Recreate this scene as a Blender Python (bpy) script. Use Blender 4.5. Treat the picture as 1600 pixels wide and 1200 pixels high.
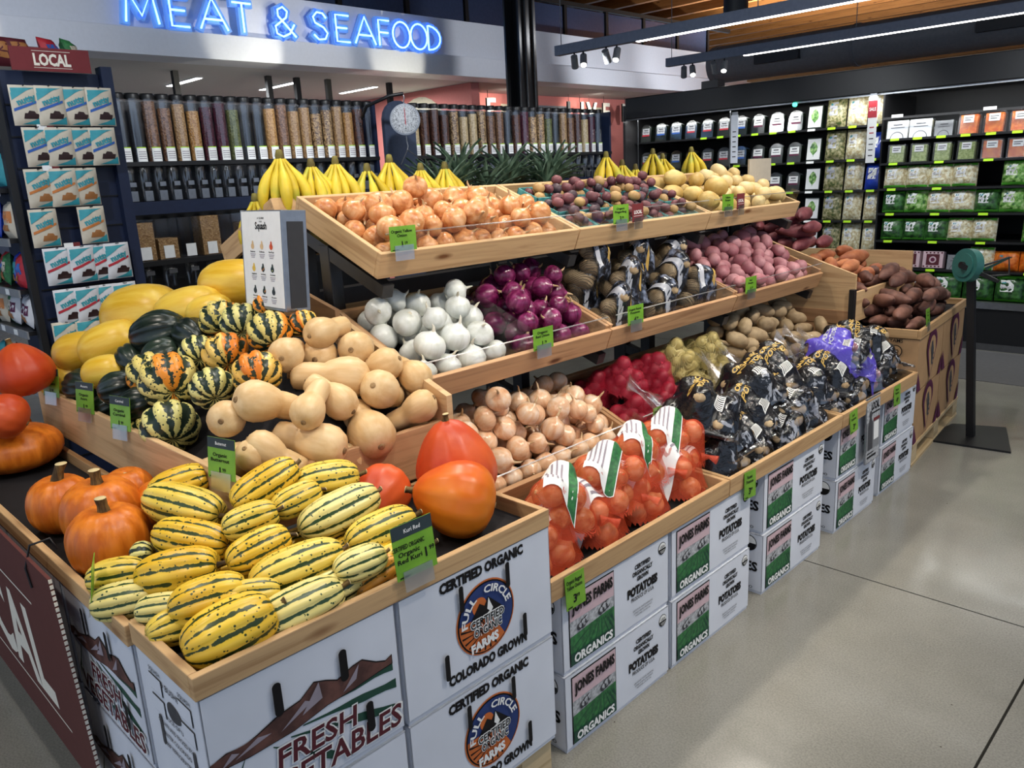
import bpy, bmesh, math, random
import numpy as np
from mathutils import Vector, Matrix, Euler, noise as mnoise
for o in list(bpy.data.objects): bpy.data.objects.remove(o)
S = bpy.context.scene
COL = S.collection
R = math.radians
PI = math.pi
def lin(r, g, b):
    f = lambda c: (c/255/12.92) if c/255 <= .04045 else ((c/255+.055)/1.055)**2.4
    return (f(r), f(g), f(b), 1)

# ---------------------------------------------------------------- camera
pitch, roll, yaw = R(14.57), R(-2.87), R(45.18)
fw = Vector((-math.sin(yaw)*math.cos(pitch), math.cos(yaw)*math.cos(pitch), -math.sin(pitch)))
rt = Vector((math.cos(yaw), math.sin(yaw), 0)); up = rt.cross(fw)
r2 = math.cos(roll)*rt + math.sin(roll)*up; u2 = -math.sin(roll)*rt + math.cos(roll)*up
cd = bpy.data.cameras.new('camera'); cd.sensor_width = 36; cd.lens = 1247/1600*36; cd.clip_start = .05; cd.clip_end = 100
cam = bpy.data.objects.new('camera', cd); COL.objects.link(cam)
mw = Matrix((r2, u2, -fw)).transposed().to_4x4(); mw.translation = (0, 0, 1.70); cam.matrix_world = mw
S.camera = cam
# ---------------------------------------------------------------- light
w = bpy.data.worlds.new('store'); S.world = w; w.use_nodes = True
w.node_tree.nodes['Background'].inputs[0].default_value = (.64, .80, 1.06, 1)
w.node_tree.nodes['Background'].inputs[1].default_value = .78
S.view_settings.view_transform = 'Standard'; S.view_settings.look = 'None'
S.view_settings.gamma = 1; S.view_settings.use_curve_mapping = False
S.view_settings.exposure = 0.12
def lamp(kind, name, loc, target, energy, color=(1, .93, .84), **k):
    l = bpy.data.lights.new(name, kind); l.energy = energy; l.color = color
    for a, b in k.items(): setattr(l, a, b)
    o = bpy.data.objects.new(name, l); COL.objects.link(o); o.location = loc
    o.rotation_euler = (Vector(target)-Vector(loc)).to_track_quat('-Z', 'Y').to_euler()
    return o
WARM = (1, .92, .80); COOL = (.93, .97, 1)
# ceiling track spots over the produce stand (two rows) and over the aisle
for i, (x, y, tx, ty, e) in enumerate([
    (-1.2, -.5, -2.2, .8, 150), (-.9, 1.0, -1.7, 1.3, 120), (-.3, 2.0, -1.95, 2.0, 320), (-.3, 3.2, -1.95, 3.1, 320), (-.3, 4.4, -1.95, 4.1, 320),
    (-2.6, .2, -2.5, 1.1, 150), (-2.5, 2.0, -1.4, 1.9, 210), (-2.5, 3.2, -1.4, 3.0, 210), (-2.4, 4.7, -1.6, 4.6, 190),
    (.6, 2.8, .3, 3.2, 90), (1.0, 5.6, .6, 5.6, 120), (-1.9, 6.3, -1.6, 6.6, 110)]):
    lamp('SPOT', 'track_spot', (x, y, 3.05), (tx, ty, .9 if x < .5 else 0), e*.33, WARM, spot_size=R(78) if x > -2 else R(104), spot_blend=.75, shadow_soft_size=.05)
# unseen long area lamps added overhead for general light
for y in (-2.2, 1.4, 4.4):
    lamp('AREA', 'overhead_fill', (-1.2, y, 3.35), (-1.2, y, 0), 30, COOL, shape='RECTANGLE', size=5.0, size_y=.12)
# spots added to brighten the bulk wall; track spots on the cold case
for y in (2.9, 4.0, 5.6, 6.9): lamp('SPOT', 'bulk_fill', (-4.6, y-.3, 2.95), (-6.0, y, 1.9), 70, COOL, spot_size=R(80), spot_blend=.8, shadow_soft_size=.05)
lamp('SPOT', 'rack_fill', (-3.0, .2, 2.95), (-4.3, 1.1, 1.6), 60, COOL, spot_size=R(70), spot_blend=.8, shadow_soft_size=.05)  # added spot that lifts the dark snack rack and left shelves
for x in (-4.9, -3.4, -1.7): lamp('SPOT', 'case_spot', (x, 6.1, 2.72), (x, 7.95, 1.4), 60, COOL, spot_size=R(80), spot_blend=.8, shadow_soft_size=.05)
# ---------------------------------------------------------------- materials
class G:
    """tiny node-graph helper"""
    def __init__(s, name):
        s.m = bpy.data.materials.new(name); s.m.use_nodes = True
        s.t = s.m.node_tree; s.N = s.t.nodes; s.L = s.t.links
        s.b = s.N['Principled BSDF']; s.out = s.N['Material Output']
    def n(s, typ, **k):
        x = s.N.new('ShaderNode'+typ)
        for a, b in k.items():
            if a.startswith('i') and a[1:].isdigit(): s.put(x.inputs[int(a[1:])], b)
            elif a.startswith('in_'): s.put(x.inputs[a[3:].replace('_', ' ')], b)
            else: setattr(x, a, b)
        return x
    def put(s, sock, v):
        if hasattr(v, 'links') or hasattr(v, 'is_output'): s.L.new(v, sock)
        else: sock.default_value = v
    def coord(s, which='Object', sc=(1, 1, 1), off=None, rnd=0):
        c = s.n('TexCoord').outputs[which]
        mp = s.n('Mapping', i0=c, i3=sc)
        if rnd:
            a = s.n('VectorMath', operation='ADD', i0=mp.outputs[0])
            m = s.n('Math', operation='MULTIPLY', i0=s.n('ObjectInfo').outputs['Random'], i1=rnd)
            s.L.new(m.outputs[0], a.inputs[1]); return a.outputs[0]
        return mp.outputs[0]
    def noise(s, v, scale=5, detail=3, rough=.55, dist=0):
        return s.n('TexNoise', in_Vector=v, in_Scale=scale, in_Detail=detail, in_Roughness=rough, in_Distortion=dist).outputs[0]
    def ramp(s, f, pts, interp='LINEAR'):
        r = s.n('ValToRGB', i0=f); e = r.color_ramp; e.interpolation = interp
        while len(e.elements) > len(pts): e.elements.remove(e.elements[-1])
        while len(e.elements) < len(pts): e.elements.new(1)
        for el, (p, c) in zip(e.elements, pts): el.position = p; el.color = c if len(c) == 4 else (*c, 1)
        return r.outputs[0]
    def math(s, op, a, b=0.0, clamp=False):
        x = s.n('Math', operation=op, i0=a, i1=b); x.use_clamp = clamp; return x.outputs[0]
    def mix(s, f, a, b, mode='MIX'):
        x = s.n('Mix', data_type='RGBA', blend_type=mode); s.put(x.inputs[0], f); s.put(x.inputs[6], a); s.put(x.inputs[7], b); return x.outputs[2]
    def sep(s, v):
        return s.n('SeparateXYZ', i0=v).outputs
    def bump(s, h, st=.2, d=.01):
        s.L.new(s.n('Bump', in_Height=h, in_Strength=st, in_Distance=d).outputs[0], s.b.inputs['Normal'])
    def fin(s, col=None, rough=.5, spec=.4, metal=0, **k):
        if col is not None: s.put(s.b.inputs['Base Color'], col)
        s.put(s.b.inputs['Roughness'], rough); s.put(s.b.inputs['Specular IOR Level'], spec); s.b.inputs['Metallic'].default_value = metal
        for a, b in k.items(): s.put(s.b.inputs[a.replace('_', ' ')], b)
        return s.m
BW = ((0, (0, 0, 0)), (1, (1, 1, 1)))
def flat(name, c, rough=.5, spec=.4, metal=0, var=.08, sc=30, **k):
    g = G(name); f = g.noise(g.coord('Object'), sc, 2)
    d = tuple(x*(1-var) for x in c[:3])+(1,); e = tuple(min(1, x*(1+var)) for x in c[:3])+(1,)
    return g.fin(g.ramp(f, ((.3, d), (.7, e))), rough, spec, metal, **k)
def emis(name, c, st):
    g = G(name); return g.fin(c, .4, Emission_Color=c, Emission_Strength=st)
def two(name, a, b, sc=8, lo=.4, hi=.62, rough=.45, spec=.4, bump=0, rnd=7, stretch=(1, 1, 1), c=None, **k):
    """two- or three-tone noise skin with a per-object offset"""
    g = G(name); v = g.coord('Object', stretch, rnd=rnd); f = g.noise(v, sc, 4)
    pts = ((lo, a), (hi, b)) if c is None else ((lo, a), ((lo+hi)/2, b), (hi, c))
    col = g.ramp(f, pts)
    r = g.n('ObjectInfo').outputs['Random']
    col = g.mix(.5, col, g.ramp(r, ((0, (.72, .72, .72)), (1, (1.0, 1.0, 1.0)))), 'MULTIPLY')
    if bump: g.bump(g.noise(v, sc*4, 3), bump)
    return g.fin(col, rough, spec, **k)
def wood(name, a, b, kn, sc=1):
    g = G(name); v = g.coord('UV', (1.3*sc, 26*sc, 1), rnd=9)
    f = g.noise(v, 1.6, 5, .6, .8)
    col = g.ramp(f, ((.30, b), (.5, a), (.72, tuple(min(1, x*1.12) for x in a[:3])+(1,))))
    kv = g.n('TexVoronoi', in_Vector=g.coord('UV', (2.6, 9, 1), rnd=9), in_Scale=1.0, in_Randomness=1.0).outputs['Distance']
    col = g.mix(g.ramp(kv, ((.05, (1, 1, 1)), (.13, (0, 0, 0)))), col, kn)
    r = g.n('ObjectInfo').outputs['Random']
    col = g.mix(.6, col, g.ramp(r, ((0, (.74, .70, .66)), (1, (1, 1, 1)))), 'MULTIPLY')
    g.bump(f, .15, .002)
    return g.fin(col, .55, .3)
M = {}
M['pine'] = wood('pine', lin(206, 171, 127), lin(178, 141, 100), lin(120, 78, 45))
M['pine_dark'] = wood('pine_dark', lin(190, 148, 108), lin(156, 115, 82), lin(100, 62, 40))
M['oak'] = wood('oak', lin(196, 160, 116), lin(164, 126, 86), lin(150, 112, 76))
M['joist'] = wood('joist', lin(176, 122, 70), lin(140, 92, 50), lin(110, 70, 40))
M['pallet'] = wood('pallet_wood', lin(206, 184, 146), lin(178, 152, 112), lin(140, 110, 80))
M['white'] = flat('white_card', lin(222, 225, 232), .6, .3, var=.03)
M['carton'] = flat('carton_white', lin(214, 218, 228), .55, .35, var=.04, sc=6)
M['paper'] = flat('paper_white', lin(238, 238, 236), .5, .3, var=.03)
M['black'] = flat('black_paint', lin(24, 24, 26), .45, .4)
M['ink'] = flat('black_ink', lin(22, 20, 22), .6, .2)
M['dark'] = flat('dark_grey_metal', lin(46, 45, 46), .4, .5)
M['navy'] = flat('navy_laminate', lin(26, 36, 62), .45, .4)
M['slate'] = flat('slate_panel', lin(62, 72, 94), .55, .3)
M['steel'] = flat('brushed_steel', lin(150, 152, 156), .3, .5, .9)
M['grey'] = flat('grey_paint', lin(128, 130, 134), .5, .4)
M['mat'] = flat('black_mat', lin(34, 32, 34), .85, .2)
M['green'] = two('price_green', lin(106, 156, 44), lin(122, 172, 52), 14, rough=.35)
M['greentag'] = flat('shelf_tag_green', lin(172, 222, 30), .5, .3, var=.05)
M['red'] = flat('sign_red', lin(112, 42, 46), .6, .3, var=.04)
M['brown'] = flat('sign_brown', lin(92, 50, 46), .7, .25, var=.05)
M['cream'] = flat('cream_print', lin(226, 220, 206), .6, .3, var=.03)
M['teal'] = flat('teal_print', lin(58, 148, 160), .5, .3)
M['labelgreen'] = two('field_green', lin(38, 92, 56), lin(52, 124, 66), 60, rough=.55, rnd=0)
M['pinksky'] = flat('sky_pink', lin(206, 178, 184), .6, .3, var=.04)
M['greyprint'] = two('grey_engraving', lin(150, 152, 156), lin(190, 192, 196), 70, .42, .55, rough=.6, rnd=0)
M['ink2'] = flat('soft_ink', lin(70, 70, 74), .6, .2)
M['orangeprint'] = flat('orange_print', lin(204, 108, 52), .6, .3)
M['blueprint'] = flat('blue_print', lin(38, 58, 112), .6, .3)
M['mountain'] = two('mountain_brown', lin(74, 46, 42), lin(108, 70, 62), 16, rough=.6, rnd=0)
M['mauve'] = flat('mauve_print', lin(150, 140, 150), .6, .3)
M['maroon'] = flat('maroon_print', lin(84, 30, 40), .6, .3)
M['darkgreen'] = flat('dark_green_print', lin(34, 72, 58), .6, .3)
M['kraft'] = flat('kraft_board', lin(176, 140, 102), .75, .2, var=.06, sc=12)
M['purple'] = flat('purple_print', lin(88, 34, 66), .7, .25)
M['royal'] = flat('royal_blue_film', lin(36, 64, 168), .25, .5)
M['ledwhite'] = emis('led_white', (1, .98, .95, 1), 9)
M['spotglow'] = emis('spot_lens', (1, .96, .9, 1), 25)
M['neon'] = emis('neon_blue', lin(150, 214, 255), 2.2)
M['letterblue'] = emis('letter_blue_acrylic', lin(92, 140, 214), .55)
def clear(name, tint=(1, 1, 1, 1), a=.12, rough=.08, gl=(1, 1, 1, 1)):
    g = G(name); tr = g.n('BsdfTransparent', i0=tint); gs = g.n('BsdfGlossy', i0=gl, in_Roughness=rough)
    mx = g.n('MixShader', i0=a, i1=tr.outputs[0], i2=gs.outputs[0]); g.L.new(mx.outputs[0], g.out.inputs[0]); return g.m
M['acrylic'] = clear('clear_acrylic', (.97, .98, .985, 1), .05)
M['acryledge'] = clear('acrylic_edge', (.9, .92, .94, 1), .28, .3)
M['cling'] = clear('clear_film', (.95, .95, .97, 1), .14, .16)
M['tubeclear'] = clear('clear_tube', (.95, .96, .98, 1), .10, .12)
def netmat(name, c, cover=.5, sc=60, cov2=.1):
    g = G(name); v = g.coord('Object', (1, 1, 1)); x = g.sep(v)
    a = g.math('SINE', g.math('MULTIPLY', g.math('ADD', x[0], x[1]), sc*10)); b = g.math('SINE', g.math('MULTIPLY', g.math('ADD', g.math('SUBTRACT', x[0], x[1]), x[2]), sc*10))
    f = g.math('MAXIMUM', a, b); f = g.math('GREATER_THAN', f, 1-2*cover)
    f = g.math('MAXIMUM', f, cov2)
    tr = g.n('BsdfTransparent'); g.fin(c, .45, .4)
    mx = g.n('MixShader', i0=f, i1=tr.outputs[0], i2=g.b.outputs[0]); g.L.new(mx.outputs[0], g.out.inputs[0]); return g.m
# skins
M['onion_y'] = two('yellow_onion_skin', lin(176, 98, 48), lin(214, 148, 92), 3.2, .3, .7, .32, .5, .06, stretch=(14, 14, 2.2), c=lin(232, 182, 136))
M['onion_p'] = two('pale_onion_skin', lin(222, 162, 118), lin(238, 198, 160), 3, .3, .7, .24, .55, .05, stretch=(12, 12, 2), c=lin(246, 226, 206))
M['onion_w'] = two('white_onion_skin', lin(214, 216, 204), lin(240, 242, 238), 3, .3, .66, .28, .5, .05, stretch=(14, 14, 2))
M['onion_r'] = two('red_onion_skin', lin(62, 10, 40), lin(112, 26, 74), 3, .3, .7, .25, .55, .05, stretch=(14, 14, 2), c=lin(152, 62, 112))
M['neck'] = two('dry_onion_neck', lin(168, 128, 84), lin(218, 190, 150), 20, rough=.7)
M['whiteneck'] = two('white_onion_neck', lin(206, 196, 170), lin(238, 232, 216), 20, rough=.7)
M['pot_y'] = two('yellow_potato_skin', lin(186, 152, 82), lin(222, 194, 124), 9, rough=.5, bump=.08)
M['pot_g'] = two('gold_potato_skin', lin(190, 168, 94), lin(220, 200, 130), 10, rough=.5, bump=.08)
M['pot_pale'] = two('pale_yellow_potato_skin', lin(212, 180, 116), lin(236, 212, 158), 9, rough=.5, bump=.05)
M['pot_rus'] = two('russet_potato_skin', lin(150, 126, 94), lin(192, 168, 132), 12, rough=.7, bump=.15)
M['pot_red'] = two('red_potato_skin', lin(168, 104, 112), lin(206, 150, 154), 9, rough=.55, bump=.08)
M['pot_dred'] = two('deep_red_potato_skin', lin(112, 28, 44), lin(160, 56, 76), 9, rough=.5, bump=.06)
M['pot_mix1'] = two('purple_fingerling_skin', lin(84, 42, 50), lin(126, 74, 78), 10, rough=.5, bump=.06)
M['pot_mix2'] = two('tan_fingerling_skin', lin(158, 122, 74), lin(190, 156, 104), 10, rough=.5, bump=.06)
M['pot_mix3'] = two('dark_fingerling_skin', lin(52, 38, 48), lin(88, 66, 74), 10, rough=.5, bump=.06)
M['sweet_br'] = two('brown_sweet_potato_skin', lin(84, 52, 44), lin(132, 90, 76), 10, rough=.6, bump=.12)
M['sweet_pu'] = two('purple_sweet_potato_skin', lin(104, 44, 52), lin(146, 82, 86), 10, rough=.55, bump=.1)
M['sweet_or'] = two('orange_sweet_potato_skin', lin(158, 86, 52), lin(200, 128, 84), 10, rough=.55, bump=.1)
M['butternut'] = two('butternut_skin', lin(212, 172, 118), lin(230, 198, 150), 5, .35, .65, .42, .4, .03, stretch=(6, 6, 1))
M['scar'] = two('dry_scar', lin(120, 92, 60), lin(170, 138, 96), 40, rough=.8)
M['spaghetti'] = two('spaghetti_squash_skin', lin(218, 170, 40), lin(238, 202, 84), 4, .35, .65, .36, .45, .03, stretch=(6, 6, 1))
M['acorn'] = two('acorn_squash_skin', lin(20, 30, 26), lin(40, 54, 44), 8, rough=.3, spec=.5, bump=.08)
M['pumpkin'] = two('pumpkin_skin', lin(192, 96, 18), lin(222, 124, 34), 6, rough=.38, bump=.08, stretch=(5, 5, 1))
M['kuri'] = two('red_kuri_skin', lin(196, 66, 26), lin(222, 96, 44), 5, rough=.4, bump=.14)
M['kuri_o'] = two('orange_kuri_skin', lin(214, 84, 22), lin(232, 134, 30), 3, rough=.36, bump=.14)
M['stem'] = two('pumpkin_stem', lin(62, 46, 22), lin(122, 96, 52), 20, rough=.75, bump=.3, stretch=(4, 4, .6))
M['cutstem'] = flat('cut_stem_end', lin(206, 186, 140), .8, .2)
M['banana'] = two('banana_peel', lin(206, 178, 36), lin(232, 204, 60), 5, rough=.45, c=lin(190, 190, 60))
M['bananastem'] = two('banana_stem', lin(96, 84, 36), lin(140, 130, 56), 12, rough=.6)
M['leaf'] = two('pineapple_leaf', lin(64, 90, 70), lin(128, 154, 130), 5, .35, .65, .4, .4, stretch=(6, 6, 1))
M['pine_fruit'] = two('pineapple_rind', lin(90, 70, 30), lin(150, 110, 44), 26, rough=.6, bump=.4)
def striped(name, ground, ground2, stripe, blotch, n=10, wid=.55, sp=.5, orange=None, olo=.85):
    """lobed squash: stripes follow the furrows (u = angle, v = length)"""
    g = G(name); uv = g.n('TexCoord').outputs['UV']; rnd = g.n('ObjectInfo').outputs['Random']
    ob = g.coord('Object', rnd=11)
    nz = g.noise(ob, 42, 4, .6); nz2 = g.noise(ob, 9, 2)
    u = g.sep(uv)[0]
    s = g.math('COSINE', g.math('MULTIPLY', u, 2*PI*n))
    s = g.math('ADD', s, g.math('MULTIPLY', g.math('SUBTRACT', nz, .5), blotch))
    col = g.ramp(nz2, ((.35, ground), (.65, ground2)))
    if orange is not None:
        o = g.math('COSINE', g.math('ADD', g.math('MULTIPLY', u, 2*PI*2), g.math('MULTIPLY', rnd, 40)))
        o = g.math('ADD', o, g.math('MULTIPLY', nz2, .9)); col = g.mix(g.ramp(o, ((olo, (0, 0, 0)), (olo+.2, (1, 1, 1)))), col, orange)
    col = g.mix(g.ramp(g.math('MULTIPLY', g.math('ADD', s, 1), .5), ((wid, (0, 0, 0)), (wid+.05, (1, 1, 1)))), col, stripe)
    spk = g.n('TexVoronoi', in_Vector=ob, in_Scale=95).outputs['Distance']
    sm = g.math('MULTIPLY', g.math('LESS_THAN', spk, .25), g.math('GREATER_THAN', nz, sp))
    col = g.mix(sm, col, stripe)
    return g.fin(col, .35, .45)
M['delicata'] = striped('delicata_skin', lin(216, 180, 56), lin(232, 204, 92), lin(46, 66, 30), 1.7, 10, .85, .50)
M['delicata2'] = striped('golden_delicata_skin', lin(220, 172, 40), lin(236, 196, 62), lin(50, 64, 26), 1.8, 10, .86, .48, lin(226, 160, 56), 1.2)
M['delicata3'] = striped('pale_delicata_skin', lin(216, 198, 116), lin(230, 214, 136), lin(44, 70, 38), 1.5, 10, .84, .53)
M['delicata4'] = striped('orange_delicata_skin', lin(214, 130, 42), lin(230, 168, 66), lin(80, 70, 30), 2.0, 10, .90, .52, lin(208, 104, 36))
M['carnival'] = striped('carnival_skin', lin(210, 190, 100), lin(228, 208, 128), lin(30, 46, 34), 8, 10, .60, .42, lin(226, 140, 44))
M['carnival2'] = striped('green_carnival_skin', lin(204, 196, 118), lin(222, 212, 136), lin(26, 44, 34), 6, 10, .48, .40)
M['carnival3'] = striped('orange_carnival_skin', lin(224, 176, 78), lin(232, 196, 104), lin(36, 48, 32), 8, 10, .68, .46, lin(224, 126, 36))

# ---------------------------------------------------------------- meshes
class MB:
    def __init__(s): s.v = []; s.f = []; s.m = []; s.uv = []; s.sm = []
    def add(s, vs, fs, mat=0, uvs=None, smooth=False):
        b = len(s.v); s.v += [tuple(x) for x in vs]
        for i, f in enumerate(fs):
            s.f.append(tuple(b+k for k in f)); s.m.append(mat); s.sm.append(smooth); s.uv.append(uvs[i] if uvs else None)
        return s
    def box(s, lo, hi, mat=0, xf=None):
        x0, y0, z0 = lo; x1, y1, z1 = hi; d = (x1-x0, y1-y0, z1-z0)
        vs = [(x, y, z) for z in (z0, z1) for y in (y0, y1) for x in (x0, x1)]
        fs = [(0, 2, 3, 1), (4, 5, 7, 6), (0, 1, 5, 4), (2, 6, 7, 3), (0, 4, 6, 2), (1, 3, 7, 5)]
        la = max(range(3), key=lambda i: d[i]); uvs = []
        for f in fs:
            va = [i for i in range(3) if len({round(vs[k][i], 6) for k in f}) > 1] or [0, 1]
            a = la if la in va else va[0]; b = [i for i in va if i != a]; b = b[0] if b else a
            uvs.append([(vs[k][a], vs[k][b]) for k in f])
        if xf is not None: vs = [xf @ Vector(v) for v in vs]
        return s.add(vs, fs, mat, uvs)
    def poly(s, pts, mat=0): return s.add(pts, [tuple(range(len(pts)))], mat)
    def cyl(s, p0, p1, r0, r1=None, n=12, mat=0, cap=True, smooth=True):
        return s.tube([p0, p1], [r0, r0 if r1 is None else r1], n, mat, cap, smooth)
    def tube(s, pts, rs, n=10, mat=0, cap=True, smooth=True, ell=1):
        pts = [Vector(p) for p in pts]; vs = []; fs = []; uvs = []
        ref = None; L = len(pts)
        for i, p in enumerate(pts):
            t = (pts[min(i+1, L-1)]-pts[max(i-1, 0)]).normalized()
            if ref is None: ref = t.orthogonal().normalized()
            ref = (ref - t*ref.dot(t)).normalized(); b = t.cross(ref)
            for k in range(n):
                a = 2*PI*k/n; vs.append(p + ref*(math.cos(a)*rs[i]) + b*(math.sin(a)*rs[i]*ell))
        for i in range(L-1):
            for k in range(n):
                fs.append((i*n+k, i*n+(k+1) % n, (i+1)*n+(k+1) % n, (i+1)*n+k))
                uvs.append([(k/n, i/(L-1)), ((k+1)/n, i/(L-1)), ((k+1)/n, (i+1)/(L-1)), (k/n, (i+1)/(L-1))])
        s.add(vs, fs, mat, uvs, smooth)
        if cap: s.add(vs[:n][::-1], [tuple(range(n))], mat); s.add(vs[-n:], [tuple(range(n))], mat)
        return s
    def lathe(s, prof, n=24, mat=0, ribs=0, depth=0, fn=None, xf=None):
        """prof: (r, z) from bottom to top; ribs lobes; fn(co, ang, t) bends"""
        vs = []; fs = []; uvs = []; L = len(prof)
        for i, (r, z) in enumerate(prof):
            t = i/(L-1)
            for k in range(n):
                a = 2*PI*k/n; rr = r
                if ribs: rr *= 1-depth*(1-abs(math.sin(a*ribs/2))**.7)*min(1, 4*t*(1-t)+.35)
                co = Vector((rr*math.cos(a), rr*math.sin(a), z))
                if fn: co = fn(co, a, t)
                if xf is not None: co = xf @ co
                vs.append(co)
        for i in range(L-1):
            for k in range(n):
                fs.append((i*n+k, i*n+(k+1) % n, (i+1)*n+(k+1) % n, (i+1)*n+k))
                uvs.append([(k/n, i/(L-1)), ((k+1)/n, i/(L-1)), ((k+1)/n, (i+1)/(L-1)), (k/n, (i+1)/(L-1))])
        s.add(vs, fs, mat, uvs, True)
        if prof[0][0] > 1e-5: s.add(vs[:n][::-1], [tuple(range(n))], mat, None, True)
        if prof[-1][0] > 1e-5: s.add(vs[-n:], [tuple(range(n))], mat, None, True)
        return s
    def mesh(s, name, mats):
        me = bpy.data.meshes.new(name); me.from_pydata(s.v, [], s.f)
        for m in (mats if isinstance(mats, (list, tuple)) else [mats]): me.materials.append(M[m] if isinstance(m, str) else m)
        me.polygons.foreach_set('material_index', s.m); me.polygons.foreach_set('use_smooth', s.sm)
        if any(s.uv):
            uvl = me.uv_layers.new(name='UVMap'); arr = []
            for f, u in zip(s.f, s.uv): arr += [c for p in (u or [(0, 0)]*len(f)) for c in p]
            uvl.data.foreach_set('uv', arr)
        me.update(); return me
    def build(s, name, mats, parent=None, **k): return obj(name, s.mesh(name, mats), parent, **k)
def obj(name, me, parent=None, loc=None, rot=None, scale=None, bevel=0, mw=None):
    o = bpy.data.objects.new(name, me); COL.objects.link(o)
    if mw is not None: o.matrix_basis = mw
    else:
        if loc is not None: o.location = loc
        if rot is not None: o.rotation_euler = rot
        if scale is not None: o.scale = scale if hasattr(scale, '__len__') else (scale,)*3
    o.parent = parent
    if bevel:
        b = o.modifiers.new('soft_edge', 'BEVEL'); b.width = bevel; b.segments = 2; b.limit_method = 'ANGLE'
    return o
def tag(o, label, cat, group=None, kind=None):
    if label: o['label'] = label
    if cat: o['category'] = cat
    if group: o['group'] = group
    if kind: o['kind'] = kind
    return o
def thing(name, label, cat, loc=(0, 0, 0), rot=(0, 0, 0), group=None, scale=None):
    o = obj(name, None, None, loc, rot, scale); o.empty_display_size = .05
    return tag(o, label, cat, group)
def dup(o, loc=None, rot=None, scale=None, label=None, group=None, parent=None):
    c = o.copy(); COL.objects.link(c); c.parent = parent
    for ch in list(o.children): dup(ch, parent=c)
    if loc is not None: c.location = loc
    if rot is not None: c.rotation_euler = rot
    if scale is not None: c.scale = scale if hasattr(scale, '__len__') else (scale,)*3
    if label: c['label'] = label
    if group: c['group'] = group
    return c
def structure(o): o['kind'] = 'structure'; return o
_tc = {}
def textgeo(txt, bold=.0):
    """2-D outline of a word, unit cap height, centred on x, baseline 0"""
    key = (txt, bold)
    if key not in _tc:
        cu = bpy.data.curves.new('t', 'FONT'); cu.body = txt; cu.align_x = 'CENTER'; cu.resolution_u = 2; cu.offset = bold; cu.fill_mode = 'FRONT'
        to = bpy.data.objects.new('t', cu); COL.objects.link(to)
        dg = bpy.context.evaluated_depsgraph_get(); me = bpy.data.meshes.new_from_object(to.evaluated_get(dg))
        vs = [(v.co.x/.73, v.co.y/.73) for v in me.vertices]; fs = [tuple(p.vertices) for p in me.polygons]
        bpy.data.objects.remove(to); bpy.data.curves.remove(cu); bpy.data.meshes.remove(me)
        x0 = min(v[0] for v in vs); x1 = max(v[0] for v in vs)
        vs = [(v[0]-(x0+x1)/2, v[1]) for v in vs]
        _tc[key] = (vs, fs, x1-x0)
    return _tc[key]
class Print:
    """flat print on a face given by origin, right and up vectors; d lifts it off the board"""
    def __init__(s, mb, o, r, u, d=.0012): s.mb = mb; s.o = Vector(o); s.r = Vector(r); s.u = Vector(u); s.n = s.r.cross(s.u); s.d = d
    def p(s, x, y, k=0): return s.o + s.r*x + s.u*y + s.n*(s.d*(1+k))
    def poly(s, pts, mat, k=0): s.mb.poly([s.p(x, y, k) for x, y in pts], mat); return s
    def rect(s, x0, y0, x1, y1, mat, k=0): return s.poly([(x0, y0), (x1, y0), (x1, y1), (x0, y1)], mat, k)
    def disc(s, x, y, r, mat, k=0, n=28, ry=None): return s.poly([(x+r*math.cos(2*PI*i/n), y+(ry or r)*math.sin(2*PI*i/n)) for i in range(n)], mat, k)
    def text(s, t, x, y, h, mat, k=1, w=None, bold=.012, ital=0, arc=None, rot=0):
        vs, fs, tw = textgeo(t, bold); sx = h if w is None else w/tw; out = []
        for a, b in vs:
            X = a*sx + ital*b*h; Y = b*h
            if arc:
                rad, a0 = arc; th = a0 - X/rad*(1 if rad > 0 else 1); q = (abs(rad)+(Y if rad > 0 else -Y))
                X, Y = q*math.cos(th), q*math.sin(th)
            elif rot: X, Y = X*math.cos(rot)-Y*math.sin(rot), X*math.sin(rot)+Y*math.cos(rot)
            out.append(s.p(x+X, y+Y, k))
        s.mb.add(out, fs, mat); return s
# ================================================================ setting
def concrete():
    g = G('polished_concrete'); v = g.coord('Object')
    a = g.noise(v, .55, 5, .6); b = g.noise(v, 160, 2); c = g.noise(v, 7, 4)
    col = g.ramp(a, ((.34, lin(106, 105, 99)), (.5, lin(130, 128, 120)), (.66, lin(148, 145, 137))))
    col = g.mix(.16, col, g.ramp(b, ((.3, lin(86, 84, 78)), (.62, lin(196, 192, 182)))))
    col = g.mix(g.ramp(g.n('TexVoronoi', in_Vector=v, in_Scale=9).outputs['Distance'], ((.02, (1, 1, 1)), (.03, (0, 0, 0)))), col, lin(70, 66, 58))
    g.bump(b, .03, .001)
    return g.fin(col, g.ramp(c, ((.3, (.13, .13, .13)), (.7, (.24, .24, .24)))), .5)
M['floor'] = concrete()
M['joint'] = flat('joint_filler', lin(62, 60, 56), .7, .2)
M['floormat'] = flat('dark_mat', lin(92, 92, 94), .6, .3)
M['soffit'] = flat('soffit_white', lin(222, 226, 236), .45, .4, var=.02)
M['plaster'] = flat('ceiling_white', lin(202, 202, 202), .8, .2, var=.02)
M['deck'] = flat('dark_deck', lin(16, 16, 20), .9, .1)
M['pink'] = flat('pink_wall', lin(214, 132, 124), .7, .2, var=.03)
M['beige'] = flat('beige_print', lin(216, 206, 180), .7, .2)
fl = structure(MB().box((-14, -6, -.06), (9, 28, -.012)).build('floor', 'joint'))
ex = [-.466+3.7*k for k in range(-3, 3)]; ey = [3.14+3.7*k for k in range(-2, 6)]
ex = [-14]+ex+[9]; ey = [-6]+ey+[28]
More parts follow.
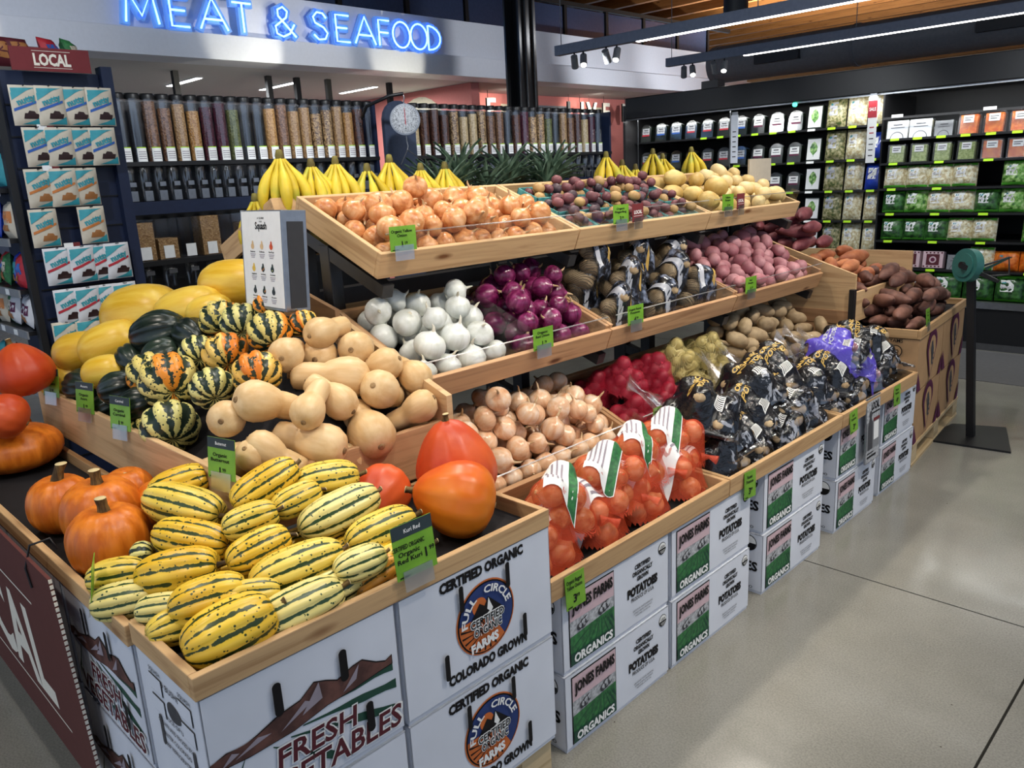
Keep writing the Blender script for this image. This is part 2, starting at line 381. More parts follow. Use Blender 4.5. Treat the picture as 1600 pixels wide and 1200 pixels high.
for i in range(len(ex)-1):
    for j in range(len(ey)-1):
        MB().box((ex[i]+.004, ey[j]+.004, -.02), (ex[i+1]-.004, ey[j+1]-.004, 0)).build('slab', 'floor', fl)
tag(MB().box((-3.4, 6.72, .0005), (3, 7.8, .004)).build('floor_mat', 'floormat'), 'dark grey floor mat along the front of the refrigerated case', 'mat')
cl = structure(MB().box((-16, -6, 4.75), (9, 30, 4.85)).build('ceiling', 'deck'))
jm = MB().box((-16, -.05, 4.44), (9, .05, 4.749)).mesh('joist', 'joist')
for k in range(26): obj('joist', jm, cl, (0, 8.2+.8*k, 0))
structure(MB().box((-16, 29, 0), (9, 29.3, 4.75)).build('wall_far', 'joist'))
# white soffit over the meat counter: fascia, projecting lower band, underside
so = structure(MB().box((-8.3, -4, 3.20), (-8.0, 14.6, 3.62)).build('wall_soffit', 'soffit'))
MB().box((-8.3, -4, 2.95), (-7.9, 14.6, 3.185)).build('lower_band', 'soffit', so, bevel=.004)
MB().box((-8.28, -4, 3.184), (-8.02, 14.6, 3.201)).build('dark_seam', 'black', so)  # black strip filling the seam between fascia and lower band
MB().box((-13, -4, 2.952), (-8.29, 14.6, 3.0)).build('underside', 'plaster', so)
for y in (4.41, 5.62, 6.85):
    t = thing('recessed_light', 'white linear light set in the ceiling above the '+{4.41: 'leftmost bulk bins', 5.62: 'middle bulk bins', 6.85: 'bulk bins beside the hanging scale'}[y], 'ceiling light', (-9.6, y, 2.95))
    MB().box((-.42, -.04, -.006), (.42, .04, .0)).build('trim', 'white', t); MB().box((-.41, -.03, -.012), (.41, .03, -.005)).build('diffuser', 'ledwhite', t)
wp = structure(MB().box((-11, 7.8, 0), (-8.35, 7.95, 2.951)).build('wall_pink', 'pink'))
mb = MB(); Print(mb, (-11, 7.8, 0), (1, 0, 0), (0, 0, 1), .003).disc(1.55, 2.25, .62, 0); mb.build('painted_disc', 'beige', wp)
wq = structure(MB().box((-9.5, 7.95, 0), (-9.3, 14.6, 2.951)).build('wall_market', 'pink'))
for y0, y1, m in ((9.3, 10.1, 'beige'), (10.1, 10.9, 'grey'), (11.5, 11.9, 'beige')):
    MB().box((-9.32, y0, .1), (-9.285, y1, 2.8)).build('panel', m, wq)
hl = thing('hanging_letters', 'cream letters hung on wires reading EA and LIVE M above the bulk bins', 'sign', (-9.0, 8.6, 2.5))
for ch, y, m in (('E', .18, 'cream'), ('A', .62, 'cream'), ('L', 2.02, 'cream'), ('I', 2.30, 'cream'), ('V', 2.55, 'cream'), ('E', 2.95, 'cream'), ('M', 3.55, 'cream')):
    mb = MB(); Print(mb, (0, 0, 0), (0, 1, 0), (0, 0, 1), .03).text(ch, y, .05, .30, 0, 0, bold=.03); Print(mb, (0, 0, 0), (0, 1, 0), (0, 0, 1), .0).text(ch, y, .05, .30, 1, 0, bold=.03)
    e = mb.build('letter', [m, 'black'], hl); MB().cyl((.015, y-.06, .34), (.015, y-.06, .45), .004, n=6).build('wire', 'black', e)
# mezzanine railing above the soffit
rl = thing('mezzanine_railing', 'dark glass railing with black posts above the white soffit', 'railing', (-8.4, 5, 3.62))
M['rail_glass'] = flat('smoked_glass_panel', lin(52, 66, 96), .25, .5)
MB().box((-.03, -.2, .5), (.03, 9.6, .56)).build('top_rail', 'black', rl)
for k in range(10):
    MB().box((-.03, k*1.0-.2, 0), (.03, k*1.0-.14, .5)).build('post', 'black', rl)
    if k < 9: MB().box((-.008, k*1.0-.12, .03), (.008, k*1.0+.78, .48)).build('glass_panel', 'rail_glass', rl)
structure(MB().box((-13, -4, 3.0), (-12.8, 14.6, 4.75)).build('wall_mezzanine', 'slate'))
structure(MB().box((-13, -4, 0), (-12.8, 14.6, 2.96)).build('wall_back', 'slate'))
co = thing('steel_column', 'black steel column rising behind the bulk bins', 'column', (-6.9, 7.27, 0))
for dx in (-.12, .1): MB().box((dx, -.14, 0), (dx+.025, .14, 4.45)).build('flange', 'dark', co)
MB().box((-.1, -.012, 0), (.1, .012, 4.45)).build('web', 'black', co)
for dy in (-.06, .07): MB().cyl((.15, dy, 0), (.15, dy, 4.45), .018, n=10).build('conduit', 'dark', co)
# neon sign: blue channel letters with a bright tube line
sg = thing('neon_letter_sign', 'blue neon channel letters reading MEAT & SEAFOOD on the white soffit', 'sign', (-7.93, 3.14, 3.187))
ypos = [('M', .18), ('E', .54), ('A', .89), ('T', 1.21), ('&', 1.68), ('S', 2.13), ('E', 2.42), ('A', 2.73), ('F', 3.00), ('O', 3.26), ('O', 3.53), ('D', 3.77)]
strokes = {'M': [[(-.15, 0), (-.11, .27), (0, .06), (.11, .27), (.15, 0)]], 'E': [[(.09, 0), (-.08, 0), (-.08, .27), (.09, .27)], [(-.08, .14), (.06, .14)]],
    'A': [[(-.14, 0), (0, .28), (.14, 0)], [(-.09, .09), (.09, .09)]], 'T': [[(0, 0), (0, .27)], [(-.1, .27), (.1, .27)]], 'F': [[(-.07, 0), (-.07, .27), (.08, .27)], [(-.07, .14), (.06, .14)]],
    'D': [[(-.09, 0), (-.09, .27)]+[(-.09+.19*math.sin(a), .135+.135*math.cos(a)) for a in np.linspace(.1, PI, 10)]],
    'O': [[(.125*math.cos(a), .135+.14*math.sin(a)) for a in np.linspace(0, 2*PI, 20)]],
    'S': [[(.08, .22), (.04, .265), (-.03, .27), (-.08, .22), (-.06, .165), (.04, .125), (.085, .07), (.05, .01), (-.03, 0), (-.085, .045)]],
    '&': [[(.13, 0), (-.06, .19), (-.06, .25), (0, .28), (.05, .24), (.03, .18), (-.1, .09), (-.09, .02), (-.02, -.005), (.06, .03), (.12, .12)]]}
for ch, y in [(c_, y_*.968) for c_, y_ in ypos]:
    mb = MB(); nb = MB()
    for st in strokes[ch]:
        for (a, b), (c, d) in zip(st, st[1:]):
            A = Vector((0, y+a, b+.03)); B = Vector((0, y+c, d+.03)); t = (B-A).normalized()*.022; q = Vector((0, -t.z, t.y))*1.75
            A2, B2 = A-t, B+t
            vs = [A2-q, B2-q, B2+q, A2+q]; vs = vs+[v+Vector((.05, 0, 0)) for v in vs]
            mb.add(vs, [(0, 3, 2, 1), (4, 5, 6, 7), (0, 1, 5, 4), (1, 2, 6, 5), (2, 3, 7, 6), (3, 0, 4, 7)])
        nb.tube([(.062, y+a, b+.03) for a, b in st], [.010]*len(st), 8)
    e = mb.build('letter', 'letterblue', sg); nb.build('neon_tube', 'neon', e)
M['railgrey'] = flat('rail_grey', lin(124, 132, 150), .5, .4)
# suspended track lights over the case
def track(name, label, y, x0, x1):
    t = thing(name, label, 'track light', (x0, y, 2.8))
    MB().box((0, -.035, 0), (x1-x0, .035, .09)).build('rail', 'railgrey', t, bevel=.004)
    MB().box((.95, -.022, -.006), (x1-x0, .022, .001)).build('diffuser', 'ledwhite', t)
    for i, (dx, tx, on) in enumerate(((.22, -1, 0), (.33, 1, 1), (.60, -.4, 0), (.72, .5, 1))):
        h = MB().cyl((dx, 0, -.06), (dx, 0, 0), .008, n=8).build('spot_arm', 'black', t)
        d = Vector((tx*.4, -.5 if on else .6, -.8)).normalized(); p = Vector((dx, 0, -.07))
        mb = MB().cyl(p-d*.05, p+d*.07, .032, .034, 14, 0); mb.cyl(p+d*.0705, p+d*.072, .026, n=12, mat=1); mb.build('spot_head', ['grey', 'spotglow' if on else 'black'], h)
    for dx in (.06, 2.1, 4.2): MB().cyl((dx, 0, .09), (dx, 0, 1.65), .004, n=6).build('hanger_wire', 'grey', t)
track('track_light', 'grey suspended track light nearest the camera, above the dark fridge case', 6.24, -5.44, 1.0)
track('track_light', 'grey suspended track light farther back, crossing in front of the duct', 8.09, -5.42, 1.0)
lamp('SPOT', 'track_spot', (-5.1, 5.9, 2.72), (-7.9, 5.0, 3.07), 60, WARM, spot_size=R(26), spot_blend=.5, shadow_soft_size=.03)
for y, ty in ((1.9, 1.75), (4.5, 4.35), (6.3, 6.25)):
    lamp('SPOT', 'soffit_spot', (-7.2, y, 2.75), (-7.92, ty, 3.05), 20, (1, .93, .74), spot_size=R(62), spot_blend=.45, shadow_soft_size=.02)
for y in (-.5, 2.2, 4.9, 7.6): lamp('SPOT', 'fascia_fill', (-6.3, y, 3.3), (-8, y, 3.3), 34, (.93, .96, 1), spot_size=R(115), spot_blend=.9, shadow_soft_size=.1)  # unseen wide spots added to brighten the whole fascia
for y in (10.3, 12.2): lamp('SPOT', 'soffit_spot', (-6.2, y-.5, 2.75), (-8, y, 3.4), 90, (.95, .97, 1), spot_size=R(80), spot_blend=.8, shadow_soft_size=.05)
for y in (8.9, 11.0): lamp('SPOT', 'market_spot', (-8.6, y, 2.93), (-9.3, y+.2, 2.3), 40, WARM, spot_size=R(120), spot_blend=.8, shadow_soft_size=.05)
for y in (4.4, 6.85): lamp('AREA', 'counter_light', (-9.6, y, 2.9), (-9.6, y, 0), 60, COOL, shape='RECTANGLE', size=.8, size_y=.1)
for x in (-6, 0): lamp('AREA', 'far_uplight', (x, 14, 3.3), (x, 14.3, 6), 260, WARM, shape='RECTANGLE', size=4, size_y=.2)  # unseen area lamps aimed up to brighten the far ceiling and duct
dm = MB(); dm.cyl((-6.25, 10.5, 3.05), (6, 10.5, 3.05), .24, n=28)
M['ductgrey'] = flat('galvanised_duct', lin(132, 134, 138), .45, .5)
du = tag(dm.build('air_duct', 'ductgrey'), 'round galvanised air duct hung behind the dark fridge case', 'duct')
for k in range(7): MB().tube([(-6.2+1.9*k, 10.5, 3.05), (-6.15+1.9*k, 10.5, 3.05)], [.25, .25], 28).build('duct_band', 'grey', du)
for x in (-5.2, -2.6): MB().box((x-.3, 10.2, 2.96), (x+.3, 10.3, 3.12)).build('grille', 'dark', du)
cs = thing('ceiling_speaker', 'small black cylinder hanging above the nearer track light', 'speaker', (-3.68, 6.5, 2.99))
MB().cyl((0, 0, -.07), (0, 0, .07), .1, n=20).build('can', 'black', cs); MB().cyl((0, 0, .07), (0, 0, 1.7), .008, n=6).build('rod', 'black', cs)

# ================================================================ stand
def tray(label, xf, zb, y0, y1, ang, D=.50, h=.087, hs=None, t=.019, guard=0, mat='pine', name='wooden_tray', hb=None, legs=False):
    hs = hs or h; hb = hb or h
    o = thing(name, label, 'tray', (xf, y0, zb), (0, ang, 0)); W = y1-y0
    MB().box((-t, .0, 0), (0, W, h)).build('front_board', mat, o, bevel=.0025)
    MB().box((-D, .0, 0), (-D+t, W, hb)).build('back_board', mat, o, bevel=.0025)
    for y in (0.0, W-t): MB().box((-D+t, y, 0), (-t, y+t, hs)).build('side_board', mat, o, bevel=.0025)
    MB().box((-D+t, t, .004), (-t, W-t, .012)).build('base', 'mat', o)
    if guard:
        g = MB().box((-t-.005, t+.004, .012), (-t-.001, W-t-.004, h+guard), 0); g.box((-t-.0055, t+.004, h+guard), (-t-.0005, W-t-.004, h+guard+.003), 1)
        for y in (t+.001, W-t-.004): g.box((-t-.05, y, .012), (-t-.001, y+.003, h+guard), 0)
        g.build('clear_guard', ['acrylic', 'acryledge'], o)
    return o
A1 = R(22)
YE = [1.505, 2.485, 3.47, 4.42]
T1 = [tray(l, -2.104, 1.402, YE[i]+.003, YE[i+1]-.003, A1, guard=.055) for i, l in enumerate(('top tier pine tray holding yellow onions', 'top tier pine tray holding mixed fingerling potatoes', 'top tier pine tray holding large yellow potatoes'))]
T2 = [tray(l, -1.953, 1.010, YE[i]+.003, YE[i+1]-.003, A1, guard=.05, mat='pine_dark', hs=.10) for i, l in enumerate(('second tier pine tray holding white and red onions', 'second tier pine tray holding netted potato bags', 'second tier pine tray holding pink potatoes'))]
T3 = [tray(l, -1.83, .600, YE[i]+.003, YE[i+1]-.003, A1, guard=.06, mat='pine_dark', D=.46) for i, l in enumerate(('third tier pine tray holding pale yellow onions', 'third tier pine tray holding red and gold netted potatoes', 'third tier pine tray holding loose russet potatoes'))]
FB = [tray(l, -1.375, .530, YE[i]-.03+.003, YE[i+1]-.03-.003, R(3), D=.41, h=.068, mat='oak', name='wooden_bin', guard=0) for i, l in enumerate(('low front bin of orange netted onion bags', 'low front bin full of black potato bags', 'low front bin with black and purple potato bags'))]
NB = thing('corner_bin', 'near corner bin of striped delicata and red kuri squash', 'bin', (-1.34, .47, .79))
MB().box((-.019, 0, 0), (0, .977, .05)).build('front_board', 'oak', NB, bevel=.0025)
MB().box((-.305, 0, 0), (-.019, .019, .05)).build('side_board', 'oak', NB, bevel=.0025)
MB().box((-.455, .958, 0), (-.019, .977, .05)).build('side_board', 'oak', NB, bevel=.0025)
MB().box((-.455, .34, 0), (-.439, .958, .045)).build('back_board', 'oak', NB)
MB().box((-.438, .335, -.004), (-.019, .958, .008)).build('base', 'mat', NB)
MB().box((-.305, .019, -.004), (-.019, .335, .008)).build('base', 'mat', NB)
PB = thing('pumpkin_bin', 'long bin of orange pumpkins behind the brown LOCAL sign', 'bin', (-1.65, .462, .78))
MB().box((-2.1, 0, 0), (0, .019, .05)).build('front_board', 'oak', PB, bevel=.0025)
MB().box((-.019, .019, 0), (0, .03, .05)).build('side_board', 'oak', PB)
MB().box((-2.1, .32, 0), (-.15, .338, .045)).build('back_board', 'oak', PB, bevel=.0025)
MB().box((-2.1, .019, -.004), (-.0, .32, .006)).build('base', 'mat', PB)
MB().box((-2.119, 0, 0), (-2.1, .338, .05)).build('side_board', 'oak', PB)
# upper squash bin (open box) with a raised end panel
SB = thing('squash_bin', 'raised pine bin heaped with butternut, carnival, acorn and spaghetti squash', 'bin', (-1.80, .82, .84))
MB().box((-1.64, 0, .0), (0, .02, .165)).build('front_board', 'pine', SB, bevel=.003)
MB().box((-.02, .0, 0), (0, .66, .155)).build('side_board', 'pine_dark', SB, bevel=.003)
MB().box((-1.64, .02, 0), (-1.62, .66, .165)).build('side_board', 'pine', SB, bevel=.003)
def prof_board(name, pts, y0, y1, mat, parent):
    vs = [(x, y0, z) for x, z in pts]+[(x, y1, z) for x, z in pts]; n = len(pts); mb = MB()
    mb.add(vs, [tuple(range(n))[::1], tuple(range(n, 2*n))[::-1]], 0, [[(x, z) for x, z in pts], [(x, z) for x, z in pts][::-1]])
    for i in range(n):
        j = (i+1) % n; mb.add([vs[i], vs[i+n], vs[j+n], vs[j]], [(0, 1, 2, 3)], 0, [[(0, 0), (.02, 0), (.02, .3), (0, .3)]])
    return mb.build(name, mat, parent)
prof_board('end_panel', [(.03, .0), (.03, .235), (-.53, .43), (-.53, .0)], .66, .682, 'pine', SB)
prof_board('end_panel', [(-.52, .0), (-.52, .45), (-.80, .52), (-1.1, .45), (-1.1, 0)], .658, .676, 'pine_dark', SB)
def surfA(x, y):
    d = max(0, min(-1.8-x, y-.82, .66)); return 1.075+.56*d
sl = MB(); nx, ny = 12, 8
gp = [(-.02-1.6*i/nx, .02+.64*j/ny) for i in range(nx+1) for j in range(ny+1)]
sl.add([(x, y, max(.05, surfA(x-1.8, y+.82)-.84-.20)) for x, y in gp], [(i*(ny+1)+j, i*(ny+1)+j+1, (i+1)*(ny+1)+j+1, (i+1)*(ny+1)+j) for i in range(nx) for j in range(ny)])
sl.build('base', 'mat', SB)
# far-end mirror of the squash bin
EB = thing('end_bin', 'raised pine bin of purple and orange sweet potatoes at the far end', 'bin', (-1.78, 4.47, .78))
prof_board('end_panel', [(.02, .08), (.02, .30), (-.16, .36), (-.62, .52), (-.62, .08)], 0, .02, 'pine', EB)
for k, z in enumerate((-.06, .02)): MB().box((-.62, -.004, z), (.0, .016, z+.075)).build('panel_board', 'pine_dark', EB)
MB().box((0, .02, .03), (.02, .95, .20)).build('front_board', 'pine', EB, bevel=.003)
MB().box((-.95, .93, .03), (0, .95, .34)).build('side_board', 'pine', EB)
MB().box((-.95, .02, .05), (0, .93, .07)).build('base', 'mat', EB)
MB().box((.0, -.03, -.08), (.03, .0, .22)).build('corner_post', 'black', EB)
SPB = tray('far corner bin of brown sweet potatoes on kraft boxes', -1.42, .738, 0, 1.2, 0, D=.52, h=.05, hs=.05, mat='oak', name='wooden_bin'); SPB.rotation_euler[2] = R(5.3)
SPB.location = (-1.42, 4.54, .738)
# black steel frame of the stand
FR = thing('stand_frame', 'black steel posts and arms carrying the tiered wooden trays', 'stand', (-2.62, 1.5, 0))
for y in (.04, .97, 1.95, 2.88):
    MB().box((-.04, y, .05), (.04, y+.05, 1.60)).build('post', 'dark', FR, bevel=.003)
    MB().box((.14, y, .05), (.20, y+.05, 1.50)).build('post', 'dark', FR, bevel=.003)
    for x0, z0, x1, z1 in ((-.02, 1.58, .50, 1.375), (-.02, 1.22, .64, .985), (-.02, .80, .76, .575)):
        d = Vector((x1-x0, 0, z1-z0)); L = d.length; a = math.atan2(-(z1-z0), x1-x0)
        MB().box((0, y+.002, -.045), (L, y+.046, 0), xf=Matrix.Translation((x0, 0, z0)) @ Matrix.Rotation(a, 4, 'Y')).build('arm', 'dark', FR)
for z in (.1, .85, 1.26): MB().box((-.035, .05, z), (.03, 2.9, z+.06)).build('rail', 'dark', FR)
MB().box((-.04, .1, .95), (-.03, 2.85, 1.2)).build('back_panel', 'navy', FR)
# back side trays (mirror), holding bananas and pineapples
BT = [tray(l, -2.98, 1.435, YE[i]+.003, YE[i+1]-.003, 0, guard=0, name='wooden_tray', D=.49) for i, l in enumerate(('rear top tray with bananas behind the yellow onions', 'rear top tray of pineapples behind the fingerling potatoes', 'rear top tray with bananas behind the yellow potatoes'))]
for i, o in enumerate(BT): o.rotation_euler = (0, A1, PI); o.location = (-3.136, YE[i+1]-.003, 1.402)
RT = tray('rear second tier tray end showing left of the squash sign', 0, 0, 0, .97, 0, D=.46, name='wooden_tray'); RT.rotation_euler = (0, A1, PI); RT.location = (-3.287, 2.48, 1.01)

# ================================================================ cartons
def carton(name, label, loc, w, d, h, rot=0, mat='carton', group=None, lid=True):
    o = thing(name, label, 'box', loc, (0, 0, rot), group)
    MB().box((-d+.004, .004, 0), (-.004, w-.004, h-.004)).build('body', mat, o)
    if lid:
        mb = MB(); t = .004
        mb.box((-t, 0, .012), (0, w, h)); mb.box((-d, 0, .012), (-d+t, w, h)); mb.box((-d, 0, .012), (0, t, h)); mb.box((-d, w-t, .012), (0, w, h)); mb.box((-d, 0, h-t), (0, w, h))
        mb.build('lid', mat, o, bevel=.0015)
    return o
FRONT = ((0, 0, 0), (0, 1, 0), (0, 0, 1))
def jones_print():
    mb = MB(); P = Print(mb, *FRONT, d=.0008)  # mats: ink, pink, grey, green, white
    x0, x1, y0, y1 = .028, .245, .018, .250
    P.rect(x0, y0, x1, y1, 0); P.rect(x0+.004, y0+.004, x1-.004, y1-.004, 2, 1)
    P.rect(x0+.004, y0+.148, x1-.004, y1-.004, 1, 2)
    P.poly([(x0+.004, y0+.004), (x1-.004, y0+.004), (x1-.004, y0+.112), (x0+.11, y0+.106), (x0+.004, y0+.098)], 3, 2)
    for k in range(-6, 9):
        a = x0+.15+k*.006; b = x0+.15+k*.034; b = max(x0+.005, min(x1-.007, b)); zb = y0+.035 if abs(k) < 5 else y0+.06
        P.poly([(a, y0+.105), (b, zb), (b+.0035, zb), (a+.001, y0+.105)], 5, 3)
    for cx, cy, r in ((.09, .150, .016), (.105, .156, .014), (.075, .146, .012), (.19, .158, .017), (.207, .162, .016), (.175, .152, .013)):
        P.disc(cx, cy-.01, r, 6, 3, 14); P.disc(cx+.003, cy-.007, r*.7, 2, 4, 12); P.disc(cx-.004, cy-.014, r*.3, 6, 5, 8)
    P.text('JONES FARMS', (x0+x1)/2, y1-.052, .034, 0, 6, w=.195, bold=.05, rot=.045)
    P.rect(x0+.004, y0+.004, x1-.004, y0+.043, 7, 4)
    P.text('ORGANICS', (x0+x1)/2, y0+.011, .028, 4, 6, w=.185, bold=.045)
    label = mb.mesh('printed_label', ['ink', 'pinksky', 'greyprint', 'labelgreen', 'paper', 'darkgreen', 'ink2', 'darkgreen', 'ink2']); mb = MB(); P = Print(mb, *FRONT, d=.0008)
    cx = .395
    for t, y, h, w, b in (('CERTIFIED', .205, .015, .085, .05), ('ORGANICALLY', .183, .015, .110, .05), ('GROWN', .162, .015, .062, .05), ('POTATOES', .118, .029, .165, .075), ('PRODUCE OF U.S.A.', .097, .014, .125, .015)):
        P.text(t, cx, y, h, 0, 1, w=w, bold=b)
    for k, (t, w) in enumerate((('GROWN BY WHITE FARMS INC', .11), ('JONES FARMS ORGANICS', .10), ('HOOPER CO 81136', .08))): P.text(t, cx, .058-k*.010, .0065, 8, 1, w=w, bold=.0)
    lett = mb.mesh('lettering', ['ink', 'pinksky', 'greyprint', 'labelgreen', 'paper', 'darkgreen', 'ink2', 'darkgreen', 'ink2']); mb = MB(); P = Print(mb, *FRONT, d=.0008)
    P.disc(.505, .222, .022, 0, 0); P.disc(.505, .222, .020, 4, 1); P.poly([(.505+.02*math.cos(a), .222+.02*math.sin(a)) for a in np.linspace(PI, 2*PI, 14)], 0, 2); P.text('USDA', .505, .225, .009, 0, 3, w=.026)
    for k in range(3): P.rect(.490+k*.003, .215-.004*k, .520-k*.003, .2162-.004*k, 4, 3)
    return [('printed_label', label), ('lettering', lett), ('organic_seal', mb.mesh('organic_seal', ['ink', 'pinksky', 'greyprint', 'labelgreen', 'paper', 'darkgreen', 'ink2', 'darkgreen', 'ink2']))]
JP = jones_print()
def side_print(d, h):
    mb = MB(); P = Print(mb, (-d, 0, 0), (1, 0, 0), (0, 0, 1), .0008)
    P.disc(d-.06, h-.045, .034, 0); P.disc(d-.06, h-.045, .031, 1, 1); P.poly([(d-.06+.031*math.cos(a), h-.045+.031*math.sin(a)) for a in np.linspace(PI, 2*PI, 14)], 0, 2)
    seal = mb.mesh('organic_seal', ['ink', 'paper']); mb = MB(); P = Print(mb, (-d, 0, 0), (1, 0, 0), (0, 0, 1), .0008)
    P.text('POTATOES', d-.16, .10, .04, 0, 1, w=.28, bold=.04)
    P.text('HOOPER COLORADO', d-.14, .02, .012, 0, 1, w=.2)
    return [('organic_seal', seal), ('lettering', mb.mesh('lettering', ['ink', 'paper']))]
SPm = side_print(.40, .264)
JY = [(1.525, .543, -1.378), (2.088, .537, -1.379), (2.745, .545, -1.385), (3.465, .475, -1.398), (4.03, .475, -1.410)]
nth = ['nearest', 'second', 'third', 'fourth', 'farthest']
for i, (y, wd, x) in enumerate(JY):
    for k in range(2):
        o = carton('potato_carton', 'white %s potato carton of the %s stack along the aisle' % (('lower', 'upper')[k], nth[i]), (x-(.004 if k else 0), y+.003*k, .264*k), wd, .40, .262, group='printed potato cartons under the long stand')
        [obj(n_, m_, o, scale=(1, wd/.543, 1)) for n_, m_ in JP]; [obj(n_, m_, o) for n_, m_ in SPm]
# near corner: two vegetable cartons and two farm cartons on a pallet
def fresh_print(w):
    mb = MB(); P = Print(mb, *FRONT, d=.0008)  # ink, mountain, mauve, maroon, darkgreen, paper
    for k, (ax, ay, bx, by) in enumerate(((.23, .178, .433, .185), (.20, .16, .438, .135), (.17, .15, .43, .075), (.13, .15, .27, .045), (.10, .155, .10, .03), (.07, .16, .02, .06))):
        n = 9; top = []; bot = []
        for i in range(n):
            t = i/(n-1); x = ax+(bx-ax)*t; y = ay+(by-ay)*t; th = .003+.022*t*(1+.3*math.sin(i*5+k)); top.append((x, y+th*.5)); bot.append((x, y-th*.5))
        P.poly(bot+top[::-1], 4, k*.2)
    mt = [(.0, .165), (.0, .185), (.035, .195), (.07, .19), (.10, .198), (.15, .215), (.20, .222), (.235, .246), (.262, .236), (.29, .222), (.33, .235), (.355, .238), (.39, .215), (.415, .205), (.433, .212), (.433, .188), (.40, .186), (.33, .178), (.26, .175), (.18, .160), (.08, .158)]
    P.poly(mt, 0, 1.5); P.poly([(x*.99+.002, y-.0025 if y > .19 else y+.002) for x, y in mt], 1, 2)
    for a, b, c in (((.05, .17), (.10, .192), (.13, .185)), ((.15, .175), (.21, .215), (.225, .205)), ((.20, .185), (.245, .24), (.25, .20)), ((.30, .185), (.345, .232), (.335, .20)), ((.02, .165), (.045, .188), (.06, .18))): P.poly([a, c, b], 2, 3)
    for t, x, y, h, wd in (('FRESH', .228, .094, .050, .19), ('VEGETABLES', .24, .030, .055, .40)):
        P.text(t, x, y, h, 5, 4, w=wd*1.03, bold=.06, ital=.12); P.text(t, x, y, h, 3, 5, w=wd, bold=.02, ital=.12)
    res = [('printed_picture', mb.mesh('printed_picture', ['ink', 'mountain', 'mauve', 'maroon', 'darkgreen', 'paper']))]
    for x, y in ((.151, .252), (.306, .250), (.359, .094)):
        mb = MB(); P = Print(mb, *FRONT, d=.0008); res.append(('vent_slot', mb))
        P.poly([(x+.010*math.cos(a), y+(.028 if math.sin(a) > 0 else -.028)+.010*math.sin(a)) for a in np.linspace(0, 2*PI, 20)], 0, 8)
    return [(n_, m_ if not isinstance(m_, MB) else m_.mesh(n_, ['ink'])) for n_, m_ in res]
def fc_print(w):
    mb = MB(); P = Print(mb, *FRONT, d=.0008)  # ink, orange, blue, paper, kraftbrown
    cx, cy = .262, .172
    P.text('CERTIFIED ORGANIC', cx, .292, .026, 0, 1, w=.285, bold=.06); P.text('COLORADO GROWN', cx+.004, .038, .026, 0, 1, w=.275, bold=.06)
    mts = ['ink', 'orangeprint', 'blueprint', 'paper', 'kraft']; res = [('lettering', mb.mesh('lettering', mts))]; mb = MB(); P = Print(mb, *FRONT, d=.0008)
    P.disc(cx, cy, .100, 1, 1, 40); P.disc(cx, cy, .096, 0, 2, 40); P.disc(cx, cy, .092, 2, 3, 40)
    P.poly([(cx+.092*math.cos(a), cy+.092*math.sin(a)) for a in np.linspace(PI*.97, PI*1.72, 20)]+[(cx+.01, cy+.012)], 1, 3.5)
    P.disc(cx-.022, cy+.038, .024, 1, 4, 20)
    P.poly([(cx-.062, cy-.002), (cx-.022, cy+.046), (cx-.006, cy+.034), (cx+.008, cy+.054), (cx+.066, cy-.002)], 0, 5)
    P.poly([(cx+.002, cy+.022), (cx+.008, cy+.052), (cx+.014, cy+.036), (cx+.022, cy+.018), (cx+.006, cy-.002), (cx-.012, cy+.004), (cx+.01, cy+.014)], 3, 6)
    for k in range(9):
        a = PI*1.03+k*.115*PI*.62; c, s_ = math.cos(a), math.sin(a)
        P.poly([(cx+.030*c, cy-.018+.03*s_), (cx+.089*math.cos(a-.035), cy+.089*math.sin(a-.035)), (cx+.089*math.cos(a+.03), cy+.089*math.sin(a+.03))], 0, 4.5)
    for t, y, wd in (('CERTIFIED', .0, .115), ('ORGANIC', -.026, .095)):
        P.text(t, cx, cy+y-.012, .022, 3, 8, w=wd*1.04, bold=.10); P.text(t, cx, cy+y-.012, .022, 0, 9, w=wd, bold=.02)
    P.text('FULL', cx, cy, .02, 3, 8, w=.075, bold=.03, arc=(.068, PI*.83)); P.text('CIRCLE', cx, cy, .02, 3, 8, w=.098, bold=.03, arc=(.068, PI*.30))
    P.text('FARMS', cx-.012, cy-.075, .024, 3, 8, w=.095, bold=.05, rot=.06)
    res.append(('emblem', mb.mesh('emblem', mts)))
    for x, y in ((.180, .257), (.338, .258), (.122, .098), (.392, .090)):
        mb = MB(); P = Print(mb, *FRONT, d=.0008); res.append(('vent_slot', mb))
        P.poly([(x+.0075*math.cos(a), y+(.028 if math.sin(a) > 0 else -.028)+.0075*math.sin(a)) for a in np.linspace(0, 2*PI, 20)], 0, 10)
    return [(n_, m_ if not isinstance(m_, MB) else m_.mesh(n_, ['ink'])) for n_, m_ in res]
